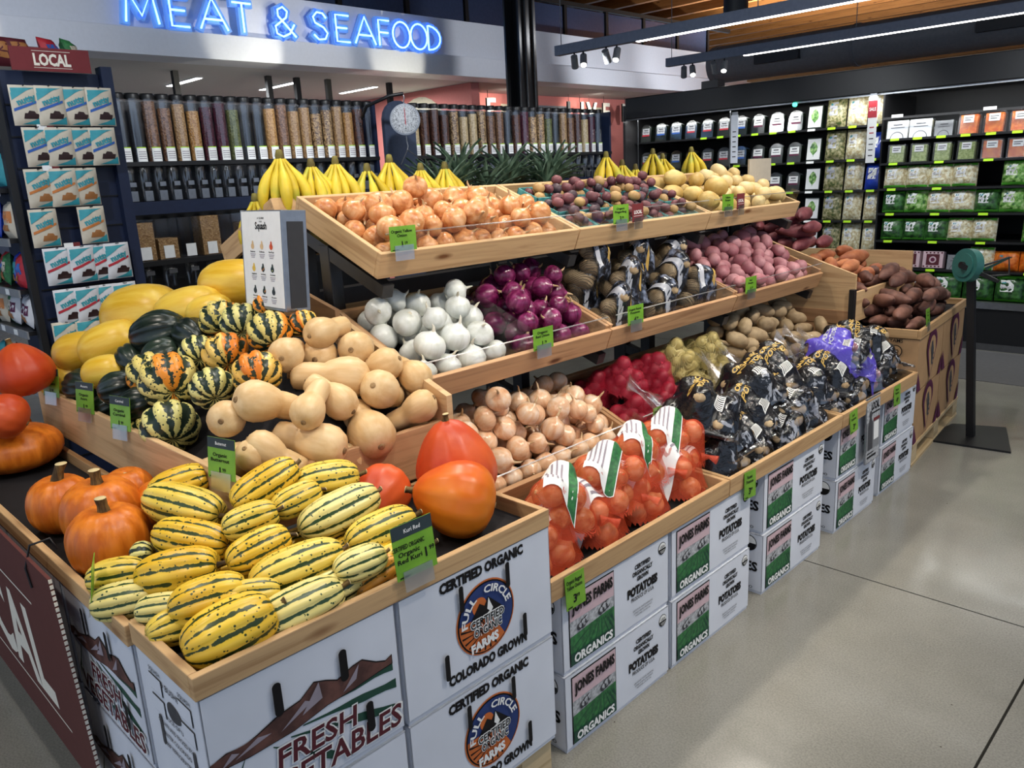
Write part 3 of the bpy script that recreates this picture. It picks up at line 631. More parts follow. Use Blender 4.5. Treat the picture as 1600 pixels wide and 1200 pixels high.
def end_print(d, h):
    mb = MB(); P = Print(mb, (-d, 0, 0), (1, 0, 0), (0, 0, 1), .0008)
    P.poly([(d*.52+.045*math.cos(a)*(1 if math.cos(a) > 0 else .5), .235+.022*math.sin(a)) for a in np.linspace(0, 2*PI, 20)], 0, 1)
    for x in (.06, d-.10):
        for y in (.20, .25):
            P.rect(x, y, x+.06, y+.04, 0, 1); P.rect(x+.002, y+.002, x+.058, y+.038, 1, 2)
        P.text('SQUASH', x+.03, .295, .010, 0, 1, w=.055)
    P.text('1-1/9 BUSHEL', d*.5, .275, .015, 0, 1, w=.13); 
    for x, y in ((d*.28, .16), (d*.80, .15)): P.poly([(x+.007*math.cos(a), y+(.03 if math.sin(a) > 0 else -.03)+.007*math.sin(a)) for a in np.linspace(0, 2*PI, 16)], 0, 2)
    for k, (t, wd) in enumerate((('PRODUCE OF USA', .14), ('GROWN AND PACKED BY', .16), ('CENTER COLORADO', .14), ('KEEP REFRIGERATED', .13))): P.text(t, d*.5, .20-k*.025, .011, 0, 1, w=wd)
    return mb.mesh('printed_end', ['ink2', 'carton'])
FP, CP, EP = fresh_print(.46), fc_print(.507), end_print(.30, .328)
for k in range(2):
    nm = ('lower', 'upper')[k]
    o = carton('vegetable_carton', '%s white FRESH VEGETABLES carton with the cut-out end at the near corner' % nm, (-1.343, .475, .13+.331*k), .452, .30, .329, group='cartons under the near corner bin')
    [obj(n_, m_, o) for n_, m_ in FP]; obj('printed_end', EP, o)
    o = carton('farm_carton', '%s white carton with the round orange and blue farm emblem' % nm, (-1.343, .938, .13+.331*k), .507, .40, .329, group='cartons under the near corner bin')
    [obj(n_, m_, o) for n_, m_ in CP]
    o = carton('vegetable_carton', '%s white vegetable carton facing left beside the brown LOCAL sign' % nm, (-2.13, .475, .13+.327*k), .46, .30, .325, rot=-PI/2, group='cartons under the near corner bin')
    [obj(n_, m_, o) for n_, m_ in FP]
    for q in range(3):
        carton('plain_carton', '%s plain white carton hidden behind the brown LOCAL sign, %s from the corner' % (nm, ('first', 'second', 'third')[q]), (-2.62-.49*q, .475, .13+.325*k), .46, .30, .325, rot=-PI/2, group='cartons under the near corner bin')
def pallet(label, loc, L, W, rot=0):
    o = thing('pallet', label, 'pallet', loc, (0, 0, rot))
    for x in (-.1, -W/2-.05, -W):
        MB().box((x, 0, .11), (x+.1, L, .128)).build('deck_board', 'pallet', o)
        MB().box((x, 0, .0), (x+.1, L, .016)).build('bottom_board', 'pallet', o)
        for y in (0, L/2-.06, L-.12): MB().box((x+.004, y, .016), (x+.096, y+.12, .11)).build('block', 'pallet', o)
    return o
pallet('pine pallet under the near corner cartons', (-1.36, .50, 0), .94, 1.0)
pallet('pine pallet under the kraft sweet potato cartons', (-1.42, 4.55, 0), 1.18, 1.0, R(5.3))
tag(MB().box((-3.62, .50, .0), (-2.39, .98, .125)).build('plinth', 'black'), 'low black plinth carrying the left end cartons', 'plinth')
# kraft sweet potato cartons
def kraft_print(w):
    mb = MB(); P = Print(mb, *FRONT, d=.0008); cx, cy, s_ = w*.52, .20, 1.0
    sh = [(cx+.115*math.cos(a), cy+.02+.095*math.sin(a)) for a in np.linspace(-.25, PI+.25, 22)]+[(cx-.01, .02)]
    P.poly(sh, 0, 1); P.poly([(cx+(x-cx)*.70, .06+(y-.06)*.80+.012) for x, y in sh], 1, 2)
    P.text('SWEET POTATOES', cx, cy, .022, 0, 3, w=.22, bold=.02, arc=(.078, PI/2))
    P.poly([(cx-.03, .24), (cx+.0, .25), (cx+.035, .19), (cx+.02, .11), (cx-.005, .10), (cx-.02, .17)], 2, 3)
    for k in range(5): P.rect(cx-.05+.01*k, .20-.014*k, cx-.045+.01*k, .225-.012*k, 2, 4)
    for k in range(3): P.rect(cx+.015, .10+.03*k, cx+.04, .112+.03*k, 2, 4)
    P.poly([(0, .03), (.0, .13), (.06, .05), (.09, .0), (.02, 0)], 0, 1); P.poly([(w, .03), (w, .12), (w-.05, .06), (w-.09, .0), (w-.02, 0)], 0, 1)
    P.text('PRODUCE OF USA', cx-.04, .008, .010, 2, 3, w=.12)
    return mb.mesh('printed_front', ['purple', 'kraft', 'ink2'])
KP = kraft_print(.58)
def kraft_side(d):
    mb = MB(); P = Print(mb, (-d, 0, 0), (1, 0, 0), (0, 0, 1), .0008)
    P.poly([(d*.42+.055*math.cos(a), .235+.016*math.sin(a)) for a in np.linspace(0, 2*PI, 18)], 0, 1); P.disc(d-.12, .23, .035, 0, 1); P.disc(d-.12, .23, .030, 1, 2); P.text('40', d-.12, .218, .024, 0, 3)
    P.text('YAMS', d-.12, .28, .02, 0, 1, w=.07); P.text('SWEET POTATOES', d*.5, .09, .022, 0, 1, w=.22)
    return mb.mesh('printed_side', ['ink', 'kraft'])
KS = kraft_side(.46)
mk4 = Matrix.Translation((-1.425, 4.545, 0)) @ Matrix.Rotation(R(5.3), 4, 'Z')
for k in range(2):
    for j in range(2):
        p = mk4 @ Vector((0, 0+.595*j, .128+.305*k))
        o = carton('sweet_potato_carton', '%s kraft carton with a purple shield print, %s' % (('lower', 'upper')[k], ('nearer the black potato bags', 'nearer the tape dispenser stand')[j]), p, .59, .46, .304, rot=R(5.3), mat='kraft', group='kraft sweet potato cartons', lid=False)
        obj('printed_front', KP, o); obj('printed_side', KS, o)
# brown LOCAL sign hung on the left end
LS = thing('local_sign', 'large brown LOCAL board hanging from the pumpkin bin', 'sign', (-3.75, .440, .215), (R(2), 0, 0))
MB().box((0, -.004, 0), (1.77, .004, .63)).build('board', ['brown'], LS)
mb = MB(); P = Print(mb, (0, -.004, 0), (1, 0, 0), (0, 0, 1), .0006)
P.text('LOCAL', 1.03, .16, .27, 0, 0, w=.98, bold=.03)
P.rect(.55, .47, 1.52, .476, 0); P.rect(.55, .115, 1.60, .121, 0)
mb.build('lettering', 'cream', LS)
fl_ = MB()
for k in range(42): fl_.box((1.770, -.0038, .004+k*.015), (1.7712, .0038, .014+k*.015))
fl_.build('fluted_edge', 'cream', LS)
MB().tube([(1.60, -.008, .55), (1.585, -.008, .60), (1.60, .01, .66), (1.63, .05, .672), (1.63, .06, .64)], [.003]*5, 6).build('cord', 'black', LS)
# squash guide sign
SS = thing('squash_sign', 'white squash variety guide in a grey metal stand above the squash bin', 'sign', (-2.487, 1.25, 1.335), (R(-4), 0, R(0)), scale=.862)
MB().box((.0, 0, 0), (.285, .012, .345)).build('panel', 'paper', SS)
mb = MB(); mb.box((-.006, .012, -.01), (.291, .02, .35)); mb.box((.285, .0, -.012), (.293, .10, .35)); mb.box((-.008, .0, -.012), (0, .10, .35)); mb.box((.0, .0, -.012), (.285, .1, 0)); mb.build('frame', 'steel', SS, bevel=.002)
MB().box((.2935, .02, .0), (.295, .085, .31)).build('slot', 'dark', SS)
mb = MB(); P = Print(mb, (0, 0, 0), (1, 0, 0), (0, 0, 1), .0008)
P.text('A GUIDE', .145, .318, .007, 0, 0, w=.05); P.text('FOR', .145, .306, .006, 0, 0, w=.02); P.text('Squash', .145, .282, .026, 0, 0, w=.085, bold=.03)
cc = [3, 3, 2, 4, 5, 6, 1, 5, 1]
nmz = ['Butternut', 'Delicata', 'Red Kuri', 'Spaghetti', 'Sweet Dumpling', 'Carnival', 'Kabocha', 'Buttercup', 'Acorn']
for r in range(3):
    for c in range(3):
        x = .075+.068*c; y = .215-.082*r; i = r*3+c
        P.disc(x, y+.004, .012, cc[i], 0, 14, .011); P.disc(x+.002, y+.014, .006, cc[i], .5, 10, .011); P.text(nmz[i], x, y-.018, .006, 0, 0, w=.036, bold=.02)
        for k in range(3): P.rect(x-.02+.003*k, y-.026-.006*k, x+.02-.004*k, y-.0235-.006*k, 7)
mb.build('print', ['ink', 'acorn', 'kuri', 'butternut', 'spaghetti', 'carnival', 'carnival2', 'mauve'], SS)
# ================================================================ produce shapes
def ordn(i): return ('first', 'second', 'third', 'fourth', 'fifth', 'sixth', 'seventh', 'eighth', 'ninth', 'tenth', 'eleventh', 'twelfth', 'thirteenth', 'fourteenth', 'fifteenth', 'sixteenth', 'seventeenth', 'eighteenth', 'nineteenth', 'twentieth', 'twenty-first', 'twenty-second', 'twenty-third', 'twenty-fourth', 'twenty-fifth', 'twenty-sixth')[i]
rng = random.Random(7); nr = np.random.default_rng(5)
def ell_prof(r, L, n=14, p=2.0, dent0=0, dent1=0, fn=None):
    out = []
    for i in range(n+1):
        t = -1+2*i/n; t = math.sin(t*PI/2)
        rr = r*max(0, 1-abs(t)**p)**(1/p)
        z = L/2*t
        if fn: rr, z = fn(rr, z, t)
        out.append((max(rr, .0008), z))
    if dent0: out = [(.0008, out[0][1]+dent0), (r*.12, out[0][1]+dent0*.6)]+[(q, z) for q, z in out if q > r*.25]
    if dent1: out = [(q, z) for q, z in out[:-1] if q > r*.25 or z < 0]+[(r*.12, out[-1][1]-dent1*.6), (.0008, out[-1][1]-dent1)]
    return out
def onion_meshes(nm, mat, nmat, r, tall, nl):
    res = []
    for k in range(3):
        f = (.92, 1.0, 1.08)[k]; L = r*2*tall*f; sd = k*3.1
        pr = [(.001, -L/2*.96), (r*.10, -L/2), (r*.42, -L/2*.90)]
        for i in range(1, 9):
            a = -1.02+i*.235; pr.append((r*math.cos(a)**.85 if math.cos(a) > 0 else .01, L/2*.93*math.sin(a)))
        pr += [(r*.30, L/2*.93), (r*.17, L/2*1.05), (r*.11, L/2*1.14)]
        b = MB().lathe(pr, 18, fn=lambda co, a, t: co*(1+.03*math.sin(2*a+sd))).mesh(nm, mat)
        c = MB().lathe([(r*.13, L/2*1.08), (r*.10, L/2*1.25), (r*.07, L/2*(1.30+nl)), (r*.03, L/2*(1.42+nl))], 7, fn=lambda co, a, t: co+Vector((t*t*r*.22*math.cos(sd), t*t*r*.22*math.sin(sd), 0))).mesh('neck', nmat)
        rt = MB().lathe([(.001, -L/2*1.06), (r*.12, -L/2*1.02), (r*.15, -L/2*.97)], 8).mesh('root', nmat)
        res.append((b, [('neck', c), ('root', rt)]))
    return res
def tuber_meshes(nm, mat, r, L, var=.12, bend=0, pw=2.3, n=3, taper=0):
    res = []
    for k in range(n):
        sd = k*17.3+r*100
        def fn(co, a, t, sd=sd):
            q = 1+var*mnoise.noise(co*(1.1/r)+Vector((sd, 0, 0)))
            v = Vector((co.x*q, co.y*q, co.z))
            v.x += bend*L*math.sin(PI*t)*math.cos(sd); v.y += bend*L*math.sin(PI*t)*math.sin(sd); return v
        f = (1.0, .88, 1.12)[k % 3]
        tf = (lambda rr, z, t: (rr*(1-taper*abs(t)**1.5), z)) if taper else None
        res.append((MB().lathe(ell_prof(r*(1.05-.05*k), L*f, 10, pw, fn=tf), 12, fn=fn).mesh(nm, mat), []))
    return res
ONY = onion_meshes('yellow_onion', 'onion_y', 'neck', .044, .88, .25)
ONP = onion_meshes('pale_onion', 'onion_p', 'neck', .043, .92, .35)
ONW = onion_meshes('white_onion', 'onion_w', 'whiteneck', .050, .86, .2)
ONR = onion_meshes('red_onion', 'onion_r', 'neck', .046, .90, .2)
FIN = [tuber_meshes('fingerling_potato', m, .021, .056, n=2) for m in ('pot_mix1', 'pot_mix2', 'pot_mix1', 'pot_mix3')]
YEL = tuber_meshes('yellow_potato', 'pot_y', .044, .125)
PAL = tuber_meshes('yellow_potato', 'pot_pale', .036, .10)
PNK = tuber_meshes('pink_potato', 'pot_red', .034, .085)
RUS = tuber_meshes('russet_potato', 'pot_rus', .036, .125)
SWB = tuber_meshes('sweet_potato', 'sweet_br', .040, .24, .22, .06, 2.1, taper=.25)
SWP = tuber_meshes('sweet_potato', 'sweet_pu', .040, .24, .2, .05, 2.1, taper=.25)
SWO = tuber_meshes('sweet_potato', 'sweet_or', .040, .23, .2, .05, 2.1, taper=.25)

def lattice(r, x0, x1, y0, y1, caps, seed):
    """hexagonal layers for a level, tightly packed tray; caps = how many of each layer"""
    g = random.Random(seed); out = []
    for k, cap in enumerate(caps):
        m = r*(1+.9*k); nx = max(1, int((x1-x0-2*m)/(1.80*r))+1); ny = max(1, int((y1-y0-2*m)/(1.98*r))+1); row = []
        for i in range(nx):
            for j in range(ny):
                x = x1-m-(x1-x0-2*m)*(i/(nx-1) if nx > 1 else .5); y = y0+m+(y1-y0-2*m)*((j+.5*(i % 2)*.9)/(ny-.55) if ny > 1 else .5)
                if y <= y1-r*.95: row.append((x+g.uniform(-.12, .12)*r, min(y1-r, max(y0+r, y+g.uniform(-.12, .12)*r)), k))
        if cap < len(row): row = sorted(g.sample(row[:int(len(row)*.72)] if len(row)*.72 > cap else row, cap), key=lambda p: -p[0])
        out += row
    return out
def deposit(n, r, half, x0, x1, y0, y1, prof, K=40, sink=.06, seed=0, spread=.10, yaw0=None, yawv=3.2, roll=24):
    """drop balls / three-ball rods one by one into a tray, each where the heap is lowest"""
    g = np.random.default_rng(seed); P = np.zeros((0, 3)); Q = np.zeros(0); out = []; lat = None
    if isinstance(n, (tuple, list)): lat = lattice(r, x0, x1, y0, y1, n, seed); n = len(lat); K = 1; roll = 10
    for it_ in range(n):
        ri = r*(1+spread*(g.random()-.5)*2); best = None
        for _ in range(K):
            yw = g.random()*yawv if yaw0 is None else yaw0+(g.random()-.5)*yawv
            hx, hy = abs(math.cos(yw))*half, abs(math.sin(yw))*half
            if x1-x0 < 2*(ri+hx) or y1-y0 < 2*(ri+hy): continue
            x = x0+ri+hx+g.random()*(x1-x0-2*ri-2*hx); y = y0+ri+hy+g.random()*(y1-y0-2*ri-2*hy)
            if lat: x, y, ly = lat[it_]
            sp = [(x, y, ri)] if not half else [(x+t*half*math.cos(yw), y+t*half*math.sin(yw), ri*(1 if t == 0 else .82)) for t in (-1, 0, 1)]
            h = ri
            if len(P):
                for a, b, q in sp:
                    d2 = (P[:, 0]-a)**2+(P[:, 1]-b)**2; s2 = (Q+q)**2; m = d2 < s2
                    if m.any(): h = max(h, (P[m, 2]+np.sqrt(s2[m]-d2[m])).max())
            sc = h-prof(x, y)
            if best is None or sc < best[0]: best = (sc, x, y, h, yw, sp)
        if best is None: continue
        sc, x, y, h, yw, sp = best
        if lat and ly == 0: h = ri
        for _ in range(0 if lat and ly == 0 else roll):   # let it roll into the nearest pocket
            dx, dy = (g.random(2)-.5)*ri*.9; sp2 = [(a+dx, b+dy, q) for a, b, q in sp]
            if min(a-q for a, b, q in sp2) < x0 or max(a+q for a, b, q in sp2) > x1 or min(b-q for a, b, q in sp2) < y0 or max(b+q for a, b, q in sp2) > y1: continue
            h2 = ri
            if len(P):
                for a, b, q in sp2:
                    d2 = (P[:, 0]-a)**2+(P[:, 1]-b)**2; s2 = (Q+q)**2; m = d2 < s2
                    if m.any(): h2 = max(h2, (P[m, 2]+np.sqrt(s2[m]-d2[m])).max())
            if h2-prof(x+dx, y+dy) < sc: sc = h2-prof(x+dx, y+dy); x += dx; y += dy; h = h2; sp = sp2
        if h > ri*1.01: h -= sink*ri*(1 if not lat else 3)
        for a, b, q in sp: P = np.vstack([P, [a, b, h]]); Q = np.append(Q, q)
        out.append((x, y, h, yw, ri/r))
    return out
def heap(T, shapes, n, r, half, x0, x1, y0, y1, prof, name, label, cat, group, z0=.012, seed=1, upr=False, K=90, yaw0=None, yawv=3.2, sink=.06, spread=.1):
    mw = T.matrix_basis.copy()
    dep = deposit(n, r, half, x0, x1, y0, y1, prof, K, sink, seed, spread, yaw0, yawv); rows = {}
    for i, (x, y, h, yw, s) in enumerate(dep):
        q = min(3, int((x1-x)/(x1-x0)*4)); rows.setdefault((('front', 'second', 'third', 'back')[q], 'lower' if h < r*2.0 else 'upper'), []).append((y, i))
    lab = {i: '%s, %s from the left, %s row, %s layer' % (label, ordn(k), q, l) for (q, l), v in rows.items() for k, (_, i) in enumerate(sorted(v))}
    for i, (x, y, h, yw, s) in enumerate(dep):
        me, parts = shapes[i % len(shapes)]
        if half: rot = Matrix.Rotation(yw, 4, 'Z') @ Matrix.Rotation(R(90)+rng.uniform(-.15, .15), 4, 'Y') @ Matrix.Rotation(rng.uniform(0, 6), 4, 'Z')
        elif upr: rot = Matrix.Rotation(rng.uniform(0, 6.3), 4, 'Z') @ Matrix.Rotation(rng.choice([.2, .5, .9, 1.3, 1.6, 2.6])*rng.uniform(.7, 1.2), 4, 'Y') @ Matrix.Rotation(rng.uniform(0, 6), 4, 'Z')
        else: rot = Euler((rng.uniform(0, 6), rng.uniform(0, 6), rng.uniform(0, 6))).to_matrix().to_4x4()
        o = obj(name, me, mw=mw @ Matrix.Translation((x, y, z0+h)) @ rot @ Matrix.Scale(s, 4))
        for pn, pm in parts: obj(pn, pm, o)
        tag(o, lab[i], cat, group)
BK = lambda k, b=0: (lambda x, y: k*max(0, -x-.15)+b)
heap(T1[0], ONY, (99, 22), .044, 0, -.475, -.03, .03, .945, (lambda x, y: .10*x), 'yellow_onion', 'papery yellow onion on the top tier', 'onion', 'yellow onions in the top tier tray', upr=True, seed=2)
heap(T2[0], ONW, (99, 14, 7), .050, 0, -.475, -.03, .03, .50, BK(.16), 'white_onion', 'shiny white onion', 'onion', 'white onions in the second tier tray', upr=True, seed=3)
heap(T2[0], ONR, (99, 16, 8), .046, 0, -.475, -.03, .51, .95, BK(.18), 'red_onion', 'glossy purple red onion', 'onion', 'red onions in the second tier tray', upr=True, seed=4)
MB().box((-.47, .502, .012), (-.03, .506, .17)).build('divider', 'acrylic', T2[0])
heap(T3[0], ONP, (99, 32, 14), .043, 0, -.44, -.03, .03, .945, BK(.12), 'pale_onion', 'pale onion on the third tier', 'onion', 'pale onions in the third tier tray', upr=True, seed=5)
heap(T1[2], YEL, 13, .044, .045, -.475, -.03, .03, .44, BK(.06, 0), 'yellow_potato', 'large yellow potato', 'potato', 'large yellow potatoes in the top tier tray', seed=6, yaw0=PI/2, yawv=1.6)
heap(T1[2], PAL, 34, .036, .030, -.475, -.03, .45, .93, BK(.05, 0), 'yellow_potato', 'pale yellow potato', 'potato', 'pale yellow potatoes in the top tier tray', seed=7)
heap(T2[2], PNK, 120, .034, .020, -.475, -.03, .03, .93, BK(.2), 'pink_potato', 'pink skinned potato', 'potato', 'pink potatoes in the second tier tray', seed=8)
heap(T3[2], RUS, 86, .036, .045, -.44, -.03, .03, .93, BK(.3), 'russet_potato', 'loose brown russet potato', 'potato', 'russet potatoes in the third tier tray', seed=9, yaw0=PI/2, yawv=1.8)
heap(SPB, SWB, 62, .042, .085, -.49, -.03, .04, 1.16, lambda x, y: .30*(-x)+.10*(1-abs(y-.5)), 'sweet_potato', 'dark brown sweet potato', 'sweet potato', 'brown sweet potatoes in the far corner bin', seed=10, yaw0=PI/2+.3, yawv=1.6)
EBm = obj('tmp', None, None, (-1.80, 4.50, .90), (0, R(12), 0))
heap(EBm, SWP, 22, .040, .085, -.85, -.35, .02, .85, lambda x, y: .6*(.85-y), 'sweet_potato', 'purple skinned sweet potato', 'sweet potato', 'purple sweet potatoes at the far end', seed=11, yaw0=PI/2, yawv=1.4, z0=.20)
heap(EBm, SWO, 18, .040, .08, -.40, -.03, .02, .85, lambda x, y: .25*(-x), 'sweet_potato', 'orange skinned sweet potato', 'sweet potato', 'orange sweet potatoes at the far end', seed=12, yaw0=PI/2, yawv=1.4, z0=.05)
bpy.data.objects.remove(EBm)
# fingerlings in teal pulp baskets
M['tealpulp'] = two('teal_pulp', lin(58, 128, 132), lin(92, 158, 158), 40, rough=.8, rnd=3)
bk = MB()
for (x0, y0, x1, y1) in ((-.06, -.06, -.055, .06), (.055, -.06, .06, .06), (-.06, -.06, .06, -.055), (-.06, .055, .06, .06)): bk.box((x0, y0, 0), (x1, y1, .062))
bk.box((-.06, -.06, 0), (.06, .06, .004)); bkm = bk.mesh('pulp_basket', 'tealpulp')
bw = T1[1].matrix_basis.copy(); k = 0
for i in range(3):
    for j in range(7):
        x, y = -.095-.128*i, .10+.128*j
        o = obj('pulp_basket', bkm, mw=bw @ Matrix.Translation((x, y, .016+.012*i)))
        tag(o, 'teal pulp basket in the %s row of fingerling potatoes, basket %s from the onions' % (('front', 'middle', 'back')[i], ('first', 'second', 'third', 'fourth', 'fifth', 'sixth', 'seventh')[j]), 'basket', 'teal baskets of fingerlings')
        for q, (a, b, h, yw, s) in enumerate(deposit(8, .021, .017, -.058, .058, -.058, .058, lambda x, y: 0, 80, .1, 40+i*7+j)):
            me = FIN[rng.randrange(4)][q % 2][0]
            p = obj('fingerling_potato', me, mw=bw @ Matrix.Translation((x+a, y+b, .022+.012*i+h)) @ Matrix.Rotation(yw, 4, 'Z') @ Matrix.Rotation(R(90), 4, 'Y') @ Matrix.Scale(s, 4))
            tag(p, 'small fingerling potato in the %s teal basket from the onions, %s row' % (ordn(j), ('front', 'middle', 'back')[i]), 'potato', 'fingerling potatoes on the top tier')
# ---------------------------------------------------------------- squash
def squash_proto(kind):
    if kind == 'delicata': return MB().lathe(ell_prof(1, 2, 16, 2.7, .05, .08), 40, ribs=10, depth=.13)
    if kind == 'carnival': return MB().lathe(ell_prof(1, 1.55, 16, 2.4, .12, .16), 40, ribs=10, depth=.16)
    if kind == 'acorn': return MB().lathe(ell_prof(1, 2, 16, 2.1, 0, .10, fn=lambda r, z, t: (r*(1-.10*max(0, -t)), z)), 40, ribs=10, depth=.15)
    if kind == 'spaghetti': return MB().lathe(ell_prof(1, 2, 14, 2.4, .02, .03), 32, ribs=12, depth=.015)
def stem_part(o, z, r, L, mat='stem', cut=True, tilt=.15, n=7):
    s = MB().lathe([(r*1.5, z-.004), (r*1.05, z+L*.25), (r*.85, z+L*.6), (r*.95, z+L)], n*2, ribs=n, depth=.25, fn=lambda co, a, t: co+Vector((t*t*L*tilt, 0, 0))).build('stem', mat, o)
    if cut: MB().lathe([(r*.93, z+L), (r*.9, z+L+.0015), (.0005, z+L+.002)], 10, fn=lambda co, a, t: co+Vector((L*tilt, 0, 0))).build('stem_cut', 'cutstem', s)
    return s
PROT = {k: squash_proto(k) for k in ('delicata', 'carnival', 'acorn', 'spaghetti')}
def butternut_mesh(r, L, seed):
    pr = [(.001, -L/2+.004), (r*.3, -L/2+.001), (r*.7, -L/2+r*.22), (r*.95, -L/2+r*.62), (r, -L/2+r*1.0), (r*.93, -L/2+r*1.45), (r*.76, -L/2+r*1.9)]
    z1 = -L/2+r*2.1; nk = r*.64
    for i in range(5): pr.append((nk*(1+.03*math.sin(i)), z1+(L/2-r*.35-z1)*i/4)) if L/2-r*.35 > z1 else None
    pr += [(nk*.9, L/2-r*.16), (nk*.55, L/2-r*.03), (.001, L/2-.002)]
    bd = .04*L*math.sin(seed)
    return MB().lathe(pr, 26, ribs=10, depth=.02, fn=lambda co, a, t: co+Vector((bd*math.sin(PI*t), 0, 0))).mesh('butternut_squash', 'butternut')
def axis_mat(c, ax, spin=0):
    a = Vector(ax).normalized(); q = a.to_track_quat('Z', 'Y').to_matrix().to_4x4()
    return Matrix.Translation(c) @ q @ Matrix.Rotation(spin, 4, 'Z')
